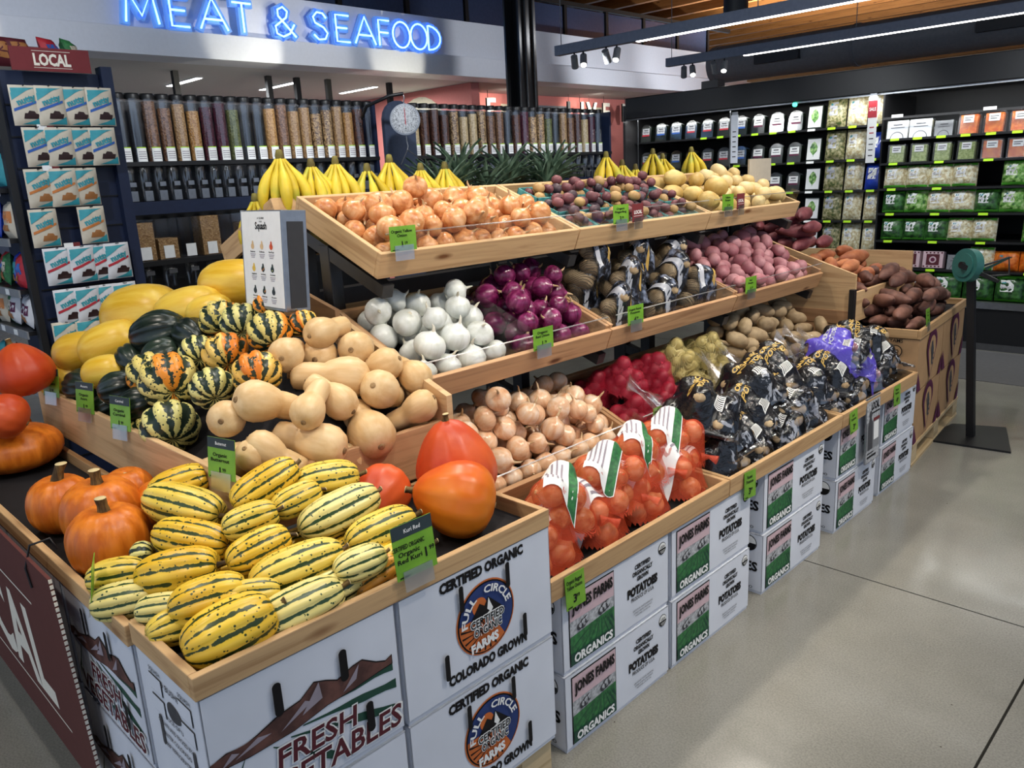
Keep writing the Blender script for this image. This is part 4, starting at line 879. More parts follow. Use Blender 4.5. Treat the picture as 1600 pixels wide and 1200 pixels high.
SQ = [
    ('delicata', [-1.912, 0.723, 0.941], [0.9, 0.41, -0.13], 0.265, 0.057),
    ('delicata2', [-2.036, 0.768, 0.952], [0.51, 0.83, 0.23], 0.145, 0.051),
    ('delicata2', [-1.761, 0.673, 0.916], [0.87, 0.48, -0.09], 0.249, 0.05),
    ('delicata2', [-1.686, 0.602, 0.885], [0.65, 0.75, 0.11], 0.187, 0.056),
    ('delicata', [-1.846, 0.524, 0.855], [0.64, 0.76, 0.11], 0.101, 0.043),
    ('delicata3', [-1.739, 0.498, 0.843], [0.6, 0.79, 0.12], 0.092, 0.044),
    ('delicata2', [-1.505, 0.559, 0.869], [0.45, 0.88, 0.14], 0.175, 0.054),
    ('delicata2', [-1.403, 0.55, 0.844], [0.19, 0.97, 0.17], 0.149, 0.063),
    ('delicata3', [-1.606, 0.531, 0.857], [0.68, 0.73, 0.08], 0.113, 0.036),
    ('delicata2', [-1.745, 0.863, 0.996], [0.09, 0.94, 0.32], 0.183, 0.049),
    ('delicata', [-1.704, 1.009, 0.969], [0.33, 0.94, -0.02], 0.156, 0.053),
    ('delicata', [-1.663, 0.897, 0.966], [0.09, 0.98, 0.17], 0.121, 0.04),
    ('delicata3', [-1.594, 0.97, 0.929], [0.12, 0.98, 0.17], 0.246, 0.053),
    ('delicata', [-1.494, 1.017, 0.888], [0.19, 0.97, 0.14], 0.185, 0.052),
    ('delicata2', [-1.572, 0.742, 0.923], [0.11, 0.98, 0.17], 0.149, 0.045),
    ('delicata', [-1.492, 0.787, 0.885], [0.19, 0.98, 0.09], 0.23, 0.053),
    ('delicata3', [-1.4, 0.73, 0.846], [0.14, 0.98, 0.12], 0.201, 0.051),
    ('delicata4', [-1.412, 0.933, 0.825], [0.06, 0.97, 0.22], 0.144, 0.045),
    ('delicata', [-1.653, 0.77, 0.96], [0.34, 0.92, 0.17], 0.119, 0.041),
    ('carnival2', [-1.847, 0.586, 0.879], [0.61, 0.78, 0.13], 0.073, 0.037),
    ('delicata', [-1.466, 0.663, 0.881], [0.37, 0.92, -0.1], 0.088, 0.037),
    ('delicata3', [-1.401, 0.89, 0.885], [0.22, 0.97, 0.1], 0.093, 0.039),
    ('butternut', [-2.018, 1.247, 1.149], [0.56, 0.82, -0.13], 0.234, 0.065),
    ('butternut', [-1.967, 1.01, 1.128], [-0.02, -0.93, 0.37], 0.194, 0.059),
    ('butternut', [-2.04, 0.926, 1.099], [0.78, -0.6, 0.17], 0.17, 0.051),
    ('butternut', [-2.124, 1.179, 1.224], [0.72, -0.7, 0.01], 0.174, 0.053),
    ('butternut', [-2.164, 1.31, 1.185], [0.73, -0.68, 0.07], 0.189, 0.057),
    ('butternut', [-2.099, 1.404, 1.204], [0.69, -0.72, 0.08], 0.185, 0.056),
    ('butternut', [-1.919, 1.365, 1.094], [0.49, -0.76, 0.43], 0.193, 0.059),
    ('butternut', [-2.002, 1.4, 1.144], [0.76, 0.52, 0.39], 0.175, 0.053),
    ('butternut', [-1.852, 1.405, 1.034], [0.63, 0.62, 0.47], 0.17, 0.049),
    ('butternut', [-1.866, 1.255, 1.02], [0.92, -0.24, -0.3], 0.223, 0.068),
    ('butternut', [-1.866, 1.066, 1.026], [0.85, 0.49, -0.21], 0.211, 0.064),
    ('butternut', [-1.851, 0.956, 1.026], [-0.52, -0.64, 0.57], 0.17, 0.048),
    ('butternut', [-1.994, 0.884, 0.989], [0.79, 0.54, 0.29], 0.17, 0.049),
    ('butternut', [-1.897, 1.445, 0.951], [-0.62, -0.77, 0.14], 0.179, 0.054),
    ('butternut', [-1.861, 1.088, 1.132], [0.54, -0.75, -0.38], 0.17, 0.048),
    ('butternut', [-1.925, 1.183, 1.118], [0.82, 0.3, -0.48], 0.17, 0.051),
    ('butternut', [-2.122, 1.32, 1.268], [0.26, -0.96, -0.03], 0.17, 0.05),
    ('butternut', [-1.887, 0.927, 0.999], [0.29, -0.6, 0.75], 0.17, 0.043),
    ('butternut', [-1.957, 1.493, 1.115], [0.96, -0.04, -0.26], 0.17, 0.051),
    ('butternut', [-1.87, 1.14, 0.951], [0.62, 0.78, 0.04], 0.17, 0.045),
    ('carnival', [-2.591, 1.203, 1.275], [0.76, -0.39, -0.51], 0.153, 0.076),
    ('carnival2', [-2.465, 1.212, 1.276], [0.75, -0.41, -0.53], 0.145, 0.072),
    ('carnival', [-2.242, 1.19, 1.271], [0.78, -0.28, -0.56], 0.145, 0.073),
    ('carnival3', [-2.202, 1.283, 1.287], [0.67, -0.2, -0.72], 0.098, 0.049),
    ('carnival3', [-2.345, 1.089, 1.208], [0.79, -0.35, -0.51], 0.15, 0.075),
    ('carnival3', [-2.096, 1.056, 1.189], [0.78, -0.33, -0.52], 0.144, 0.072),
    ('carnival', [-2.479, 0.956, 1.134], [0.86, -0.25, -0.45], 0.19, 0.095),
    ('carnival2', [-2.22, 0.974, 1.145], [0.84, -0.27, -0.48], 0.134, 0.067),
    ('carnival', [-2.627, 0.956, 1.135], [0.85, -0.28, -0.46], 0.154, 0.077),
    ('carnival2', [-2.39, 0.902, 1.014], [0.84, -0.27, -0.48], 0.178, 0.089),
    ('carnival2', [-2.504, 1.069, 1.2], [0.83, -0.3, -0.47], 0.122, 0.061),
    ('carnival', [-2.403, 1.281, 1.324], [0.73, -0.43, -0.54], 0.105, 0.052),
    ('carnival', [-2.521, 0.874, 0.979], [0.85, -0.26, -0.46], 0.104, 0.052),
    ('acorn', [-2.801, 1.069, 1.235], [0.73, 0.66, 0.2], 0.207, 0.079),
    ('acorn', [-2.87, 0.992, 1.145], [0.94, -0.06, -0.33], 0.135, 0.061),
    ('acorn', [-2.704, 1.029, 1.178], [0.57, 0.76, 0.31], 0.115, 0.058),
    ('acorn', [-3.098, 0.885, 1.039], [0.92, 0.39, -0.04], 0.146, 0.067),
    ('acorn', [-2.712, 0.878, 1.092], [0.66, 0.71, 0.23], 0.115, 0.058),
    ('acorn', [-2.56, 0.878, 1.062], [0.66, 0.71, 0.22], 0.115, 0.057),
    ('acorn', [-2.847, 0.866, 1.01], [0.54, 0.78, 0.3], 0.081, 0.041),
    ('acorn', [-2.67, 1.126, 1.229], [0.97, 0.12, -0.23], 0.144, 0.065),
    ('acorn', [-3.015, 1.206, 1.267], [0.9, -0.2, -0.4], 0.122, 0.061),
    ('spaghetti', [-2.825, 1.39, 1.364], [0.9, 0.43, 0.02], 0.361, 0.091),
    ('spaghetti', [-3.177, 1.168, 1.247], [0.84, 0.53, 0.1], 0.269, 0.123),
    ('spaghetti', [-2.86, 1.217, 1.272], [0.75, 0.64, 0.2], 0.252, 0.1),
    ('spaghetti', [-3.245, 0.941, 1.14], [0.79, 0.6, 0.15], 0.175, 0.076),
    ('spaghetti', [-3.114, 1.011, 1.166], [0.53, 0.78, 0.33], 0.174, 0.087),
    ('spaghetti', [-3.318, 0.89, 1.037], [0.76, 0.63, 0.16], 0.147, 0.074),
    ('spaghetti', [-2.919, 0.912, 1.112], [0.74, 0.65, 0.17], 0.132, 0.059),
    ('spaghetti', [-2.706, 1.218, 1.293], [0.7, 0.67, 0.24], 0.123, 0.061),
]

LOOK = {'delicata': 'yellow delicata squash with thin green stripes', 'delicata2': 'golden yellow delicata squash with dark green stripes', 'delicata3': 'pale cream delicata squash with green stripes', 'delicata4': 'orange flushed delicata squash with green flecks',
 'carnival': 'green and orange mottled carnival squash', 'carnival2': 'cream and dark green striped carnival squash', 'carnival3': 'bright orange streaked carnival squash', 'acorn': 'dark green ridged acorn squash', 'butternut': 'tan butternut squash', 'spaghetti': 'smooth yellow spaghetti squash'}
WHERE = {  # order follows SQ
 'd': ['lying topmost on the left of the heap', 'half hidden behind the topmost left one', 'second down on the left, pointing right', 'third down on the left of the heap', 'against the pumpkins with only its left end showing', 'overhanging the left edge of the bin', 'in the front left, under two others', 'nearest the front left corner of the bin', 'tucked low behind the front left pair', 'leaning up toward the butternuts', 'topmost in the middle, in front of the butternuts', 'end-on in the middle of the heap', 'long one slanting across the middle', 'beside the round orange kuri', 'in the centre, half buried', 'long one across the front centre', 'lowest at the front edge of the bin', 'orange one next to the green price sign', 'dark one buried under the centre', 'green speckled end peeping beside the pumpkins', 'deep in the gap of the front left', 'under the one beside the price sign'],
 'b': ['lying across the top of the heap', 'with its bulb toward the left of the heap', 'leftmost of the heap', 'end-on at the back left', 'end-on at the back centre', 'resting against the end panel at the back', 'showing its round base at the right', 'behind the right end-on one', 'under the right end-on one', 'with a big bulb facing the front right', 'with its bulb low in the front middle', 'with its neck pointing to the front', 'in the front left corner by the price tag', 'with its neck pointing right by the corner', 'buried left of the middle', 'under the topmost long one', 'hidden at the very back', 'at the front left board', 'against the end panel', 'low at the front board'],
 'c': ['at the back left below the sign', 'at the back below the sign', 'large, back right near the butternuts', 'rightmost at the back', 'in the middle of the heap', 'at the right of the middle, above the butternuts', 'big one in the centre left', 'beneath the middle ones', 'left of the big centre one', 'big one at the front board', 'small one in the gap', 'topmost against the sign', 'at the front board, partly hidden'],
 'a': ['large one lying topmost', 'on the left of the large one', 'below the large one', 'at the left front board', 'in the front beside the tags', 'nearest the striped front squash', 'small one behind the tag', 'right of the large one', 'behind the large one'],
 's': ['topmost, behind the squash sign', 'largest, on the left of the heap', 'between the two largest', 'leftmost with its stem end showing', 'second from the left with its stem end showing', 'low at the left board', 'half buried under the acorns', 'peeping out under the sign']}
cnt = {}
for i, (kind, c, ax, L, r) in enumerate(SQ):
    fam = 'd' if kind.startswith('del') or i == 19 else kind[0]
    j = cnt.get(fam, 0); cnt[fam] = j+1
    lab = LOOK[kind]+' '+WHERE[fam][j]
    base = kind.rstrip('234'); name = {'d': 'delicata_squash', 'b': 'butternut_squash', 'c': 'carnival_squash', 'a': 'acorn_squash', 's': 'spaghetti_squash'}[fam]
    if base == 'butternut':
        c = Vector(c)
        o = obj(name, butternut_mesh(r, L, i), mw=axis_mat(c, [-q for q in ax], i*1.3))
        MB().lathe([(r*.16, -L/2+.003), (r*.12, -L/2-.0015), (.0005, -L/2+.001)], 10).build('blossom_scar', 'scar', o)
        MB().lathe([(r*.17, L/2-.006), (r*.15, L/2+.008), (.0005, L/2+.009)], 8).build('stem', 'scar', o)
    else:
        hl = L/2 if base != 'carnival' else r*.82
        if base == 'delicata': hl = min(max(hl, r*1.6), r*2.05)
        if i in (6, 7): hl = r*1.5; c = [c[0]-.012, c[1]+.035, c[2]+.012]   # the two at the front corner stay inside the bin
        if base == 'acorn': hl = max(hl, r*1.15)
        if base == 'spaghetti': hl = min(max(hl, r*1.35), r*1.7)
        if base == 'carnival': me0 = PROT['carnival']; sz = r*.97
        else: me0 = PROT[base]; sz = hl
        mb = MB(); mb.__dict__.update({q: list(v) for q, v in me0.__dict__.items()})
        mb.v = [(x*r, y*r, z*sz) for x, y, z in mb.v]
        sg_ = -1 if base == 'carnival' else 1
        o = obj(name, mb.mesh(name, kind), mw=axis_mat(c, [sg_*q for q in ax], i*2.1))
        zt = max(v[2] for v in mb.v if abs(v[0])+abs(v[1]) < r*.3)
        stem_part(o, zt-.004, r*.13, r*.5 if base != 'spaghetti' else r*.12, 'stem' if base != 'spaghetti' else 'scar', cut=base != 'spaghetti', tilt=.4)
    tag(o, lab, 'squash', LOOK[kind].split(' ', 1)[0]+' '+name.replace('_', ' ') if False else name.replace('_', ' ')+' heap')
# a lower layer of delicata that carries the visible heap
for i, (x, y, a) in enumerate(((-1.42, .60, .2), (-1.42, .82, -.1), (-1.43, 1.02, .15), (-1.54, .56, .1), (-1.54, .76, .0), (-1.55, .97, -.2), (-1.68, .90, .1), (-1.69, 1.10, .3), (-1.66, .68, .5))):
    mb = MB(); mb.__dict__.update({q: list(v) for q, v in PROT['delicata'].__dict__.items()}); mb.v = [(p*.042, q*.042, z*.09) for p, q, z in mb.v]
    o = obj('delicata_squash', mb.mesh('delicata_squash', ('delicata', 'delicata3', 'delicata2')[i % 3]), mw=axis_mat((x, y, .843), (math.sin(a), math.cos(a), 0), i)); stem_part(o, .08, .006, .02, tilt=.4)
    tag(o, 'striped delicata squash buried in the bottom layer of the corner bin heap', 'squash', 'buried delicata layer')
# pumpkins and kuri
def pumpkin(label, c, r, h, stem=None, ribs=14, mat='pumpkin', tilt=(0, 0), name='pumpkin', grp='pumpkins in the long bin', depth=.055):
    pr = ell_prof(r, h, 16, 2.3, h*.06, h*.10)
    o = MB().lathe(pr, 56, ribs=ribs, depth=depth).build(name, mat, None, loc=c, rot=(tilt[0], tilt[1], r*50)); tag(o, label, 'pumpkin' if name == 'pumpkin' else 'squash', grp)
    zt = pr[-1][1]
    if stem: stem_part(o, zt-.004, stem[0], stem[1], tilt=stem[2])
    else: MB().lathe([(.018, zt+.001), (.014, zt+.004), (.0005, zt+.003)], 10).build('stem_scar', 'cutstem', o)
    return o
pumpkin('orange pumpkin with tall pale-cut stem, leftmost of the front three', (-2.408, .575, .868), .088, .165, (.017, .055, -.35))
pumpkin('orange pumpkin with dark straight stem, middle of the front three', (-2.225, .625, .878), .105, .185, (.016, .050, .05))
pumpkin('orange pumpkin with warty skin and square stem, nearest the corner', (-2.02, .572, .875), .100, .18, (.015, .046, .1))
pumpkin('stemless orange pumpkin behind the front three', (-2.34, .735, .865), .075, .15)
pumpkin('stemless orange pumpkin at the back beside the bin board', (-2.18, .755, .868), .06, .13)
pumpkin('broad flattened orange pumpkin with pale scar at far left', (-3.128, .640, .866), .155, .155, ribs=18, depth=.03)
pumpkin('second broad orange pumpkin at the far left edge', (-3.45, .63, .866), .15, .155, ribs=18, depth=.03)
def kuri(label, c, r, h, rot, mat='kuri', st=True):
    pr = []
    for i in range(18):
        t = i/17; a = t*PI; rr = r*math.sin(a)**.9*(1-.12*t) if t < .72 else None
        if rr is None: u = (t-.72)/.28; r0 = r*math.sin(.72*PI)**.9*(1-.12*.72); rr = r0*(1-u)**.75+r*.10*u
        pr.append((max(rr, .001), -h*.5+h*(.5-.5*math.cos(a*.86))*1.08))
    o = MB().lathe(pr, 48, ribs=12, depth=.03, fn=lambda co, a, t: co*(1+.012*mnoise.noise(co*30))).build('kuri_squash', mat, None, loc=c, rot=rot); tag(o, label, 'squash', 'red kuri squash')
    if st: stem_part(o, pr[-1][1]-.003, .010, .022, 'stem', tilt=.3)
    MB().lathe([(.010, pr[0][1]+.002), (.007, pr[0][1]-.002), (.0005, pr[0][1]-.002)], 10).build('blossom_scar', 'scar', o)
    return o
kuri('red orange kuri squash standing with its pointed top up in the corner bin', (-1.615, 1.365, .93), .122, .245, (.1, -.1, 0))
kuri('bright orange kuri squash lying with its stem to the left', (-1.482, 1.245, .902), .108, .21, (R(78), R(-12), R(-48)), 'kuri_o')
kuri('red kuri squash half hidden behind the delicatas', (-1.70, 1.165, .88), .085, .17, (R(100), 0, R(30)))
kuri('red kuri squash on top of the broad pumpkins at far left', (-2.995, .60, 1.02), .080, .155, (R(60), 0, R(-30)))
kuri('large red kuri squash leaning on the squash bin at far left', (-3.22, .735, 1.115), .108, .185, (.2, -.2, 0))
kuri('red kuri squash peeping beside the leftmost spaghetti squash', (-3.50, .98, 1.06), .085, .15, (.3, 0, 0))
# ================================================================ bagged produce
from mathutils.bvhtree import BVHTree
M['net_orange'] = netmat('orange_net', lin(212, 76, 40), .08, 260, .12)
M['net_red'] = netmat('red_net', lin(184, 36, 58), .08, 260, .14)
M['net_tan'] = netmat('tan_net', lin(196, 180, 120), .10, 80, .06)
M['net_black'] = netmat('black_net', lin(40, 34, 28), .10, 90, .0)
M['bandblue'] = two('photo_label', lin(18, 18, 22), lin(36, 40, 50), 26, .38, .66, .2, .6, c=lin(132, 142, 166), rnd=5)
M['gold'] = flat('gold_print', lin(196, 160, 84), .4, .4)
M['silver'] = flat('silver_print', lin(176, 178, 186), .3, .5)
def bagfilm(name, ink, ink2, seed=0, cut=.30):
    """printed poly film: black print, jagged clear windows near the ends, silvery mountain print"""
    g = G(name); uv = g.n('TexCoord').outputs['UV']; x = g.sep(uv); ob = g.coord('Object', rnd=5)
    nz = g.noise(ob, 9, 3)
    e = g.math('ADD', g.math('ABSOLUTE', g.math('SUBTRACT', x[0], .5)), g.math('MULTIPLY', g.math('SUBTRACT', nz, .5), .30))
    clr = g.math('GREATER_THAN', e, cut)
    sil = g.ramp(g.noise(ob, 14, 4, .6, 1.2), ((.56, (0, 0, 0)), (.60, (1, 1, 1))))
    band = g.math('GREATER_THAN', e, cut-.10)
    col = g.mix(g.math('MULTIPLY', sil, band), ink, ink2)
    g.bump(g.noise(ob, 22, 4, .6, .8), .55, .012); g.fin(col, .18, .6)
    tr = g.n('BsdfTransparent', i0=(.92, .92, .94, 1)); gl = g.n('BsdfGlossy', in_Roughness=.15)
    cm = g.n('MixShader', i0=.16, i1=tr.outputs[0], i2=gl.outputs[0])
    mx = g.n('MixShader', i0=clr, i1=g.b.outputs[0], i2=cm.outputs[0]); g.L.new(mx.outputs[0], g.out.inputs[0]); return g.m
M['film_black'] = bagfilm('black_potato_film', lin(20, 20, 24), lin(150, 154, 164), 0, .40)
M['film_purple'] = bagfilm('purple_potato_film', lin(84, 70, 176), lin(168, 160, 220), 1, .36)
def ico(r, c, n=1):
    bm = bmesh.new(); bmesh.ops.create_icosphere(bm, subdivisions=n, radius=r); v = [Vector(x.co)+Vector(c) for x in bm.verts]; bm.free(); return v
def drape(mb, bvh, pts2, fs, mat, lift=.002, top=.4, zmin=.01):
    vs = []
    for x, y in pts2:
        h = bvh.ray_cast(Vector((x, y, top)), Vector((0, 0, -1)))[0]; vs.append((x, y, (h.z if h else zmin)+lift))
    mb.add(vs, fs, mat, None, True)
def grid(x0, x1, y0, y1, nx, ny):
    p = [(x0+(x1-x0)*i/nx, y0+(y1-y0)*j/ny) for i in range(nx+1) for j in range(ny+1)]
    return p, [(i*(ny+1)+j, (i+1)*(ny+1)+j, (i+1)*(ny+1)+j+1, i*(ny+1)+j+1) for i in range(nx) for j in range(ny)]
def shell(dep, r, half, L, W, it, seed, wr, trim, NX=40, NY=30, edge=True):
    Z = np.zeros((NX+1, NY+1)); X, Y = np.meshgrid(np.linspace(-L/2, L/2, NX+1), np.linspace(-W/2, W/2, NY+1), indexing='ij')
    for x, y, h, yw, s in dep:
        for t in ((-1, -.5, 0, .5, 1) if half else (0,)):
            rr = r*s*(1.1 if abs(t) < .8 else .92); d2 = (X-x-t*half*math.cos(yw))**2+(Y-y-t*half*math.sin(yw))**2; m = d2 < rr*rr
            Z[m] = np.maximum(Z[m], h+.006+np.sqrt(rr*rr-d2[m]))
    Z0 = Z.copy()
    for _ in range(it):
        B = Z.copy(); B[1:-1, 1:-1] = (Z[2:, 1:-1]+Z[:-2, 1:-1]+Z[1:-1, 2:]+Z[1:-1, :-2])/4; Z = np.maximum(B, Z0)
    if edge:
        e = np.minimum(1, np.minimum(np.minimum(X+L/2, L/2-X), np.minimum(Y+W/2, W/2-Y))/.02); Z = .012+(Z-.012)*np.clip(e, 0, 1)**.5
    vs = []; uv = []
    for i in range(NX+1):
        for j in range(NY+1):
            z = Z[i, j]+wr*.006*mnoise.noise(Vector((X[i, j]*26+seed, Y[i, j]*26, 0)))+wr*.003*mnoise.noise(Vector((X[i, j]*70+seed, Y[i, j]*70, 3)))
            vs.append((X[i, j], Y[i, j], max(z, .006))); uv.append((i/NX, j/NY))
    fs = [(i*(NY+1)+j, (i+1)*(NY+1)+j, (i+1)*(NY+1)+j+1, i*(NY+1)+j+1) for i in range(NX) for j in range(NY)]
    if trim: fs = [f for f in fs if max(vs[q][2] for q in f) > trim]
    return vs, fs, uv
def netbag(name, label, cat, shapes, n, r, half, L, W, net, iname, seed, band=None, tails=True):
    o = thing(name, label, cat)
    dep = deposit(n, r, half, -L/2, L/2, -W/2, W/2, lambda x, y: -.5*(abs(x)/L)**2-.4*(abs(y)/W)**2, 40, .12, seed)
    for i, (x, y, h, yw, s) in enumerate(dep):
        me, parts = shapes[i % len(shapes)]
        rot = Matrix.Rotation(yw, 4, 'Z') @ Matrix.Rotation(R(90), 4, 'Y') if half else Euler((rng.uniform(0, 6), rng.uniform(0, 6), 0)).to_matrix().to_4x4()
        obj(iname, me, o, mw=Matrix.Translation((x, y, h+.004)) @ rot @ Matrix.Scale(s*.97, 4))
    vs, fs, uv = shell(dep, r, half, L+.03, W+.02, 22, seed, .35, .03, 44, 32, False)
    bvh = BVHTree.FromPolygons(vs, fs); used = sorted({q for f in fs for q in f}); ix = {q: k for k, q in enumerate(used)}
    MB().add([vs[q] for q in used], [tuple(ix[q] for q in f) for f in fs], 0, None, True).build('net', net, o)
    if tails: MB().tube([(L/2-.01, 0, .045), (L/2+.02, .004, .05), (L/2+.05, -.006, .045)], [.02, .007, .018], 8).build('tied_end', net, o)
    if band == 'onion':
        mb = MB(); drape(mb, bvh, *grid(-.055, .055, -W/2+.015, W/2-.015, 10, 18), 0, .003)
        drape(mb, bvh, *grid(.024, .052, -W/2+.016, W/2-.016, 4, 18), 1, .0045)
        for k in range(4): drape(mb, bvh, *grid(-.046+.015*k, -.040+.015*k, -W*.33, W*(.1+.07*(k % 3)), 1, 10), 2, .0045)
        mb.build('label_band', ['paper', 'labelgreen', 'mauve'], o)
    elif band == 'photo':
        mb = MB(); drape(mb, bvh, *grid(-.045, .125, -W/2+.004, W/2-.004, 18, 18), 0, .003)
        drape(mb, bvh, *grid(-.04, -.02, -W/2+.014, W/2-.014, 3, 12), 1, .0045); drape(mb, bvh, *grid(.03, .055, -.05, -.02, 3, 6), 2, .005); drape(mb, bvh, *grid(.07, .09, .0, .05, 3, 6), 1, .005)
        mb.build('label_band', ['bandblue', 'silver', 'gold'], o)
    return o
def polybag(name, label, film, pot, seed, L=.31, W=.215, n=9, txt='ORGANIC POTATOES'):
    o = thing(name, label, 'potato bag')
    dep = deposit(n, .034, .030, -L/2+.012, L/2-.012, -W/2+.012, W/2-.012, lambda x, y: -.35*(abs(x)/L)**2, 40, .12, seed)
    for i, (x, y, h, yw, s) in enumerate(dep): obj('potato', pot[i % 3][0], o, mw=Matrix.Translation((x, y, h+.004)) @ Matrix.Rotation(yw, 4, 'Z') @ Matrix.Rotation(R(90), 4, 'Y') @ Matrix.Scale(s*.92, 4))
    NX, NY = 40, 30; mb = MB(); vs, fs, uv = shell(dep, .034, .03, L, W, 10, seed, 1, 0)
    bvh = BVHTree.FromPolygons(vs, fs); mb.add(vs, fs, 0, [[uv[q] for q in f] for f in fs], True)
    lo = [(a, b, .002) for a, b, _ in vs]; ed = [j for j in range(NY+1)]+[i*(NY+1)+NY for i in range(1, NX+1)]+[NX*(NY+1)+j for j in range(NY-1, -1, -1)]+[i*(NY+1) for i in range(NX-1, 0, -1)]
    n0 = len(ed)
    for q in range(n0):
        a, b = ed[q], ed[(q+1) % n0]; mb.add([vs[a], vs[b], lo[b], lo[a]], [(0, 1, 2, 3)], 0, [[uv[a], uv[b], uv[b], uv[a]]], True)
    mb.build('film', film, o)
    mb = MB(); k0 = 10
    pts = [(-L/2-.005, 0, .05)]
    for i in range(3):
        a = [Vector((-L/2+.01-.035*i, (.05-.022*i+.012*math.sin(k*2.3+seed+i))*math.cos(2*PI*k/k0), .045+.018*i+(.035-.012*i)*math.sin(2*PI*k/k0))) for k in range(k0)]
        if i: mb.add(prev+a, [(k, (k+1) % k0, k0+(k+1) % k0, k0+k) for k in range(k0)], 0, None, False)
        prev = a
    b = [v+Vector((-.05, v.y*1.6, .03+.03*math.sin(k*2.7))) for k, v in enumerate(prev)]; mb.add(prev+b, [(k, (k+1) % k0, k0+(k+1) % k0, k0+k) for k in range(k0)], 0)
    mb.build('gathered_end', 'cling', o)
    mb = MB(); ws = txt.split()
    for q, wd in enumerate(ws):
        v2, f2, tw = textgeo(wd, .03); drape(mb, bvh, [(-.02+.030*q-b*.020, a*.115/tw) for a, b in v2], f2, 0, .0025)
    drape(mb, bvh, *grid(.055, .085, -.05, .0, 4, 5), 1, .002)
    for k in range(7): drape(mb, bvh, *grid(.057, .083, -.047+.0066*k, -.044+.0066*k, 4, 1), 2, .003)
    mb.build('print', ['gold' if 'black' in film else 'silver', 'paper', 'ink'], o)
    return o
ob = [netbag('onion_bag', '', 'onion bag', ONY, 10, .041, 0, .30, .22, 'net_orange', 'onion', 20+k, 'onion') for k in range(2)]
spots = [(-1.54, 1.60, .552, 26.6, 0), (-1.535, 1.83, .552, 26, 0), (-1.54, 2.07, .552, 26.8, 0), (-1.535, 2.31, .552, 26.2, 0),
         (-1.55, 1.69, .632, .75, -.16), (-1.56, 1.92, .640, .55, -.16), (-1.59, 2.13, .645, .80, -.16), (-1.59, 2.33, .650, .6, -.14)]
names = ['in the bottom row, nearest the farm cartons', 'in the bottom row, second from the corner', 'in the bottom row, third from the corner', 'in the bottom row, next to the black potato bags', 'on top, with its white label in front, nearest the corner', 'on top, second from the corner', 'on top, third from the corner', 'on top, next to the black potato bags']
for i, (x, y, z, a, b) in enumerate(spots):
    o = ob[i] if i < 2 else dup(ob[i % 2]); a += .0 if i < 4 else 0
    o.location = (x, y, z); o.rotation_euler = (0, b*-1, a if i >= 4 else a*.12)
    tag(o, 'orange net bag of onions '+names[i], 'onion bag', 'orange net bags of onions')
rb = [netbag('potato_bag', '', 'potato bag', tuber_meshes('potato', 'pot_dred', .024, .052), 22, .024, .008, .26, .17, 'net_red', 'potato', 30+k) for k in range(2)]
yb = [netbag('potato_bag', '', 'potato bag', tuber_meshes('potato', 'pot_g', .024, .050), 24, .024, .006, .26, .17, 'net_tan', 'potato', 33+k) for k in range(2)]
pb = [netbag('potato_bag', '', 'potato bag', RUS, 6, .034, .034, .28, .18, 'net_black', 'potato', 36+k, 'photo', False) for k in range(3)]
def lay(protos, T, places, lab, grp, cat='potato bag'):
    mw = T.matrix_basis.copy()
    for i, (x, y, z, a, why) in enumerate(places):
        o = protos[i] if i < len(protos) else dup(protos[i % len(protos)])
        o.matrix_basis = mw @ Matrix.Translation((x, y, z)) @ Matrix.Rotation(a, 4, 'Z'); tag(o, lab+' '+why, cat, grp)
o3 = ('nearest the onions', 'in the middle', 'nearest the gold potatoes')
lay(rb, T3[1], [(-.11, .11, .014, 1.5, 'front row, nearest the pale onions'), (-.12, .33, .014, 1.7, 'front row, beside the gold potatoes'), (-.32, .11, .014, 1.5, 'back row, nearest the pale onions'), (-.31, .34, .014, 1.5, 'back row, beside the gold potatoes'), (-.24, .16, .10, .3, 'on top of the pile, left'), (-.22, .35, .10, .1, 'on top of the pile, right')], 'red net bag of small potatoes,', 'red net potato bags')
lay(yb, T3[1], [(-.11, .58, .014, 1.5, 'front row, nearest the red bags'), (-.11, .80, .014, 1.6, 'front row, nearest the russets'), (-.32, .58, .014, 1.5, 'back row, nearest the red bags'), (-.32, .82, .014, 1.5, 'back row, nearest the russets'), (-.25, .58, .10, .2, 'on top of the pile, left'), (-.22, .80, .10, .1, 'on top of the pile, right')], 'tan net bag of gold potatoes,', 'tan net potato bags')
pl = []
for i, (x, z, js) in enumerate(((-.125, .014, (.17, .48, .79)), (-.315, .014, (.17, .48, .79)), (-.20, .085, (.30, .64)), (-.33, .10, (.20, .52, .80)))):
    for j, y in enumerate(js): pl.append((x, y, z, 1.45+.3*math.sin(i*3+j*2), ('front row', 'back row', 'middle on top', 'back on top')[i]+', '+(('nearest the red onions', 'in the middle', 'nearest the pink potatoes') if len(js) == 3 else ('nearer the red onions', 'nearer the pink potatoes'))[j]))
lay(pb, T2[1], pl, 'black net potato bag with photo label,', 'black net potato bags')
bb = [polybag('potato_bag', '', 'film_black', RUS, 50+k) for k in range(3)]
pp = [polybag('potato_bag', '', 'film_purple', SWP if False else PNK, 60+k, txt='PURPLE POTATOES') for k in range(2)]
bl = []
for k in range(6): bl.append((-1.535, 2.59+.235*k, .556, .03*math.sin(k*2), 0))
for k in range(5): bl.append((-1.58, 2.66+.26*k, .645, .25*math.sin(k*1.7), .10))
bl += [(-1.60, 2.60, .735, .35, .12), (-1.62, 3.02, .735, -.25, .12), (-1.63, 3.25, .735, -.1, .12), (-1.58, 4.16, .60, .1, .05), (-1.62, 4.13, .70, .4, .1), (-1.58, 4.30, .64, -.3, .1), (-1.62, 3.95, .72, .2, .1)]
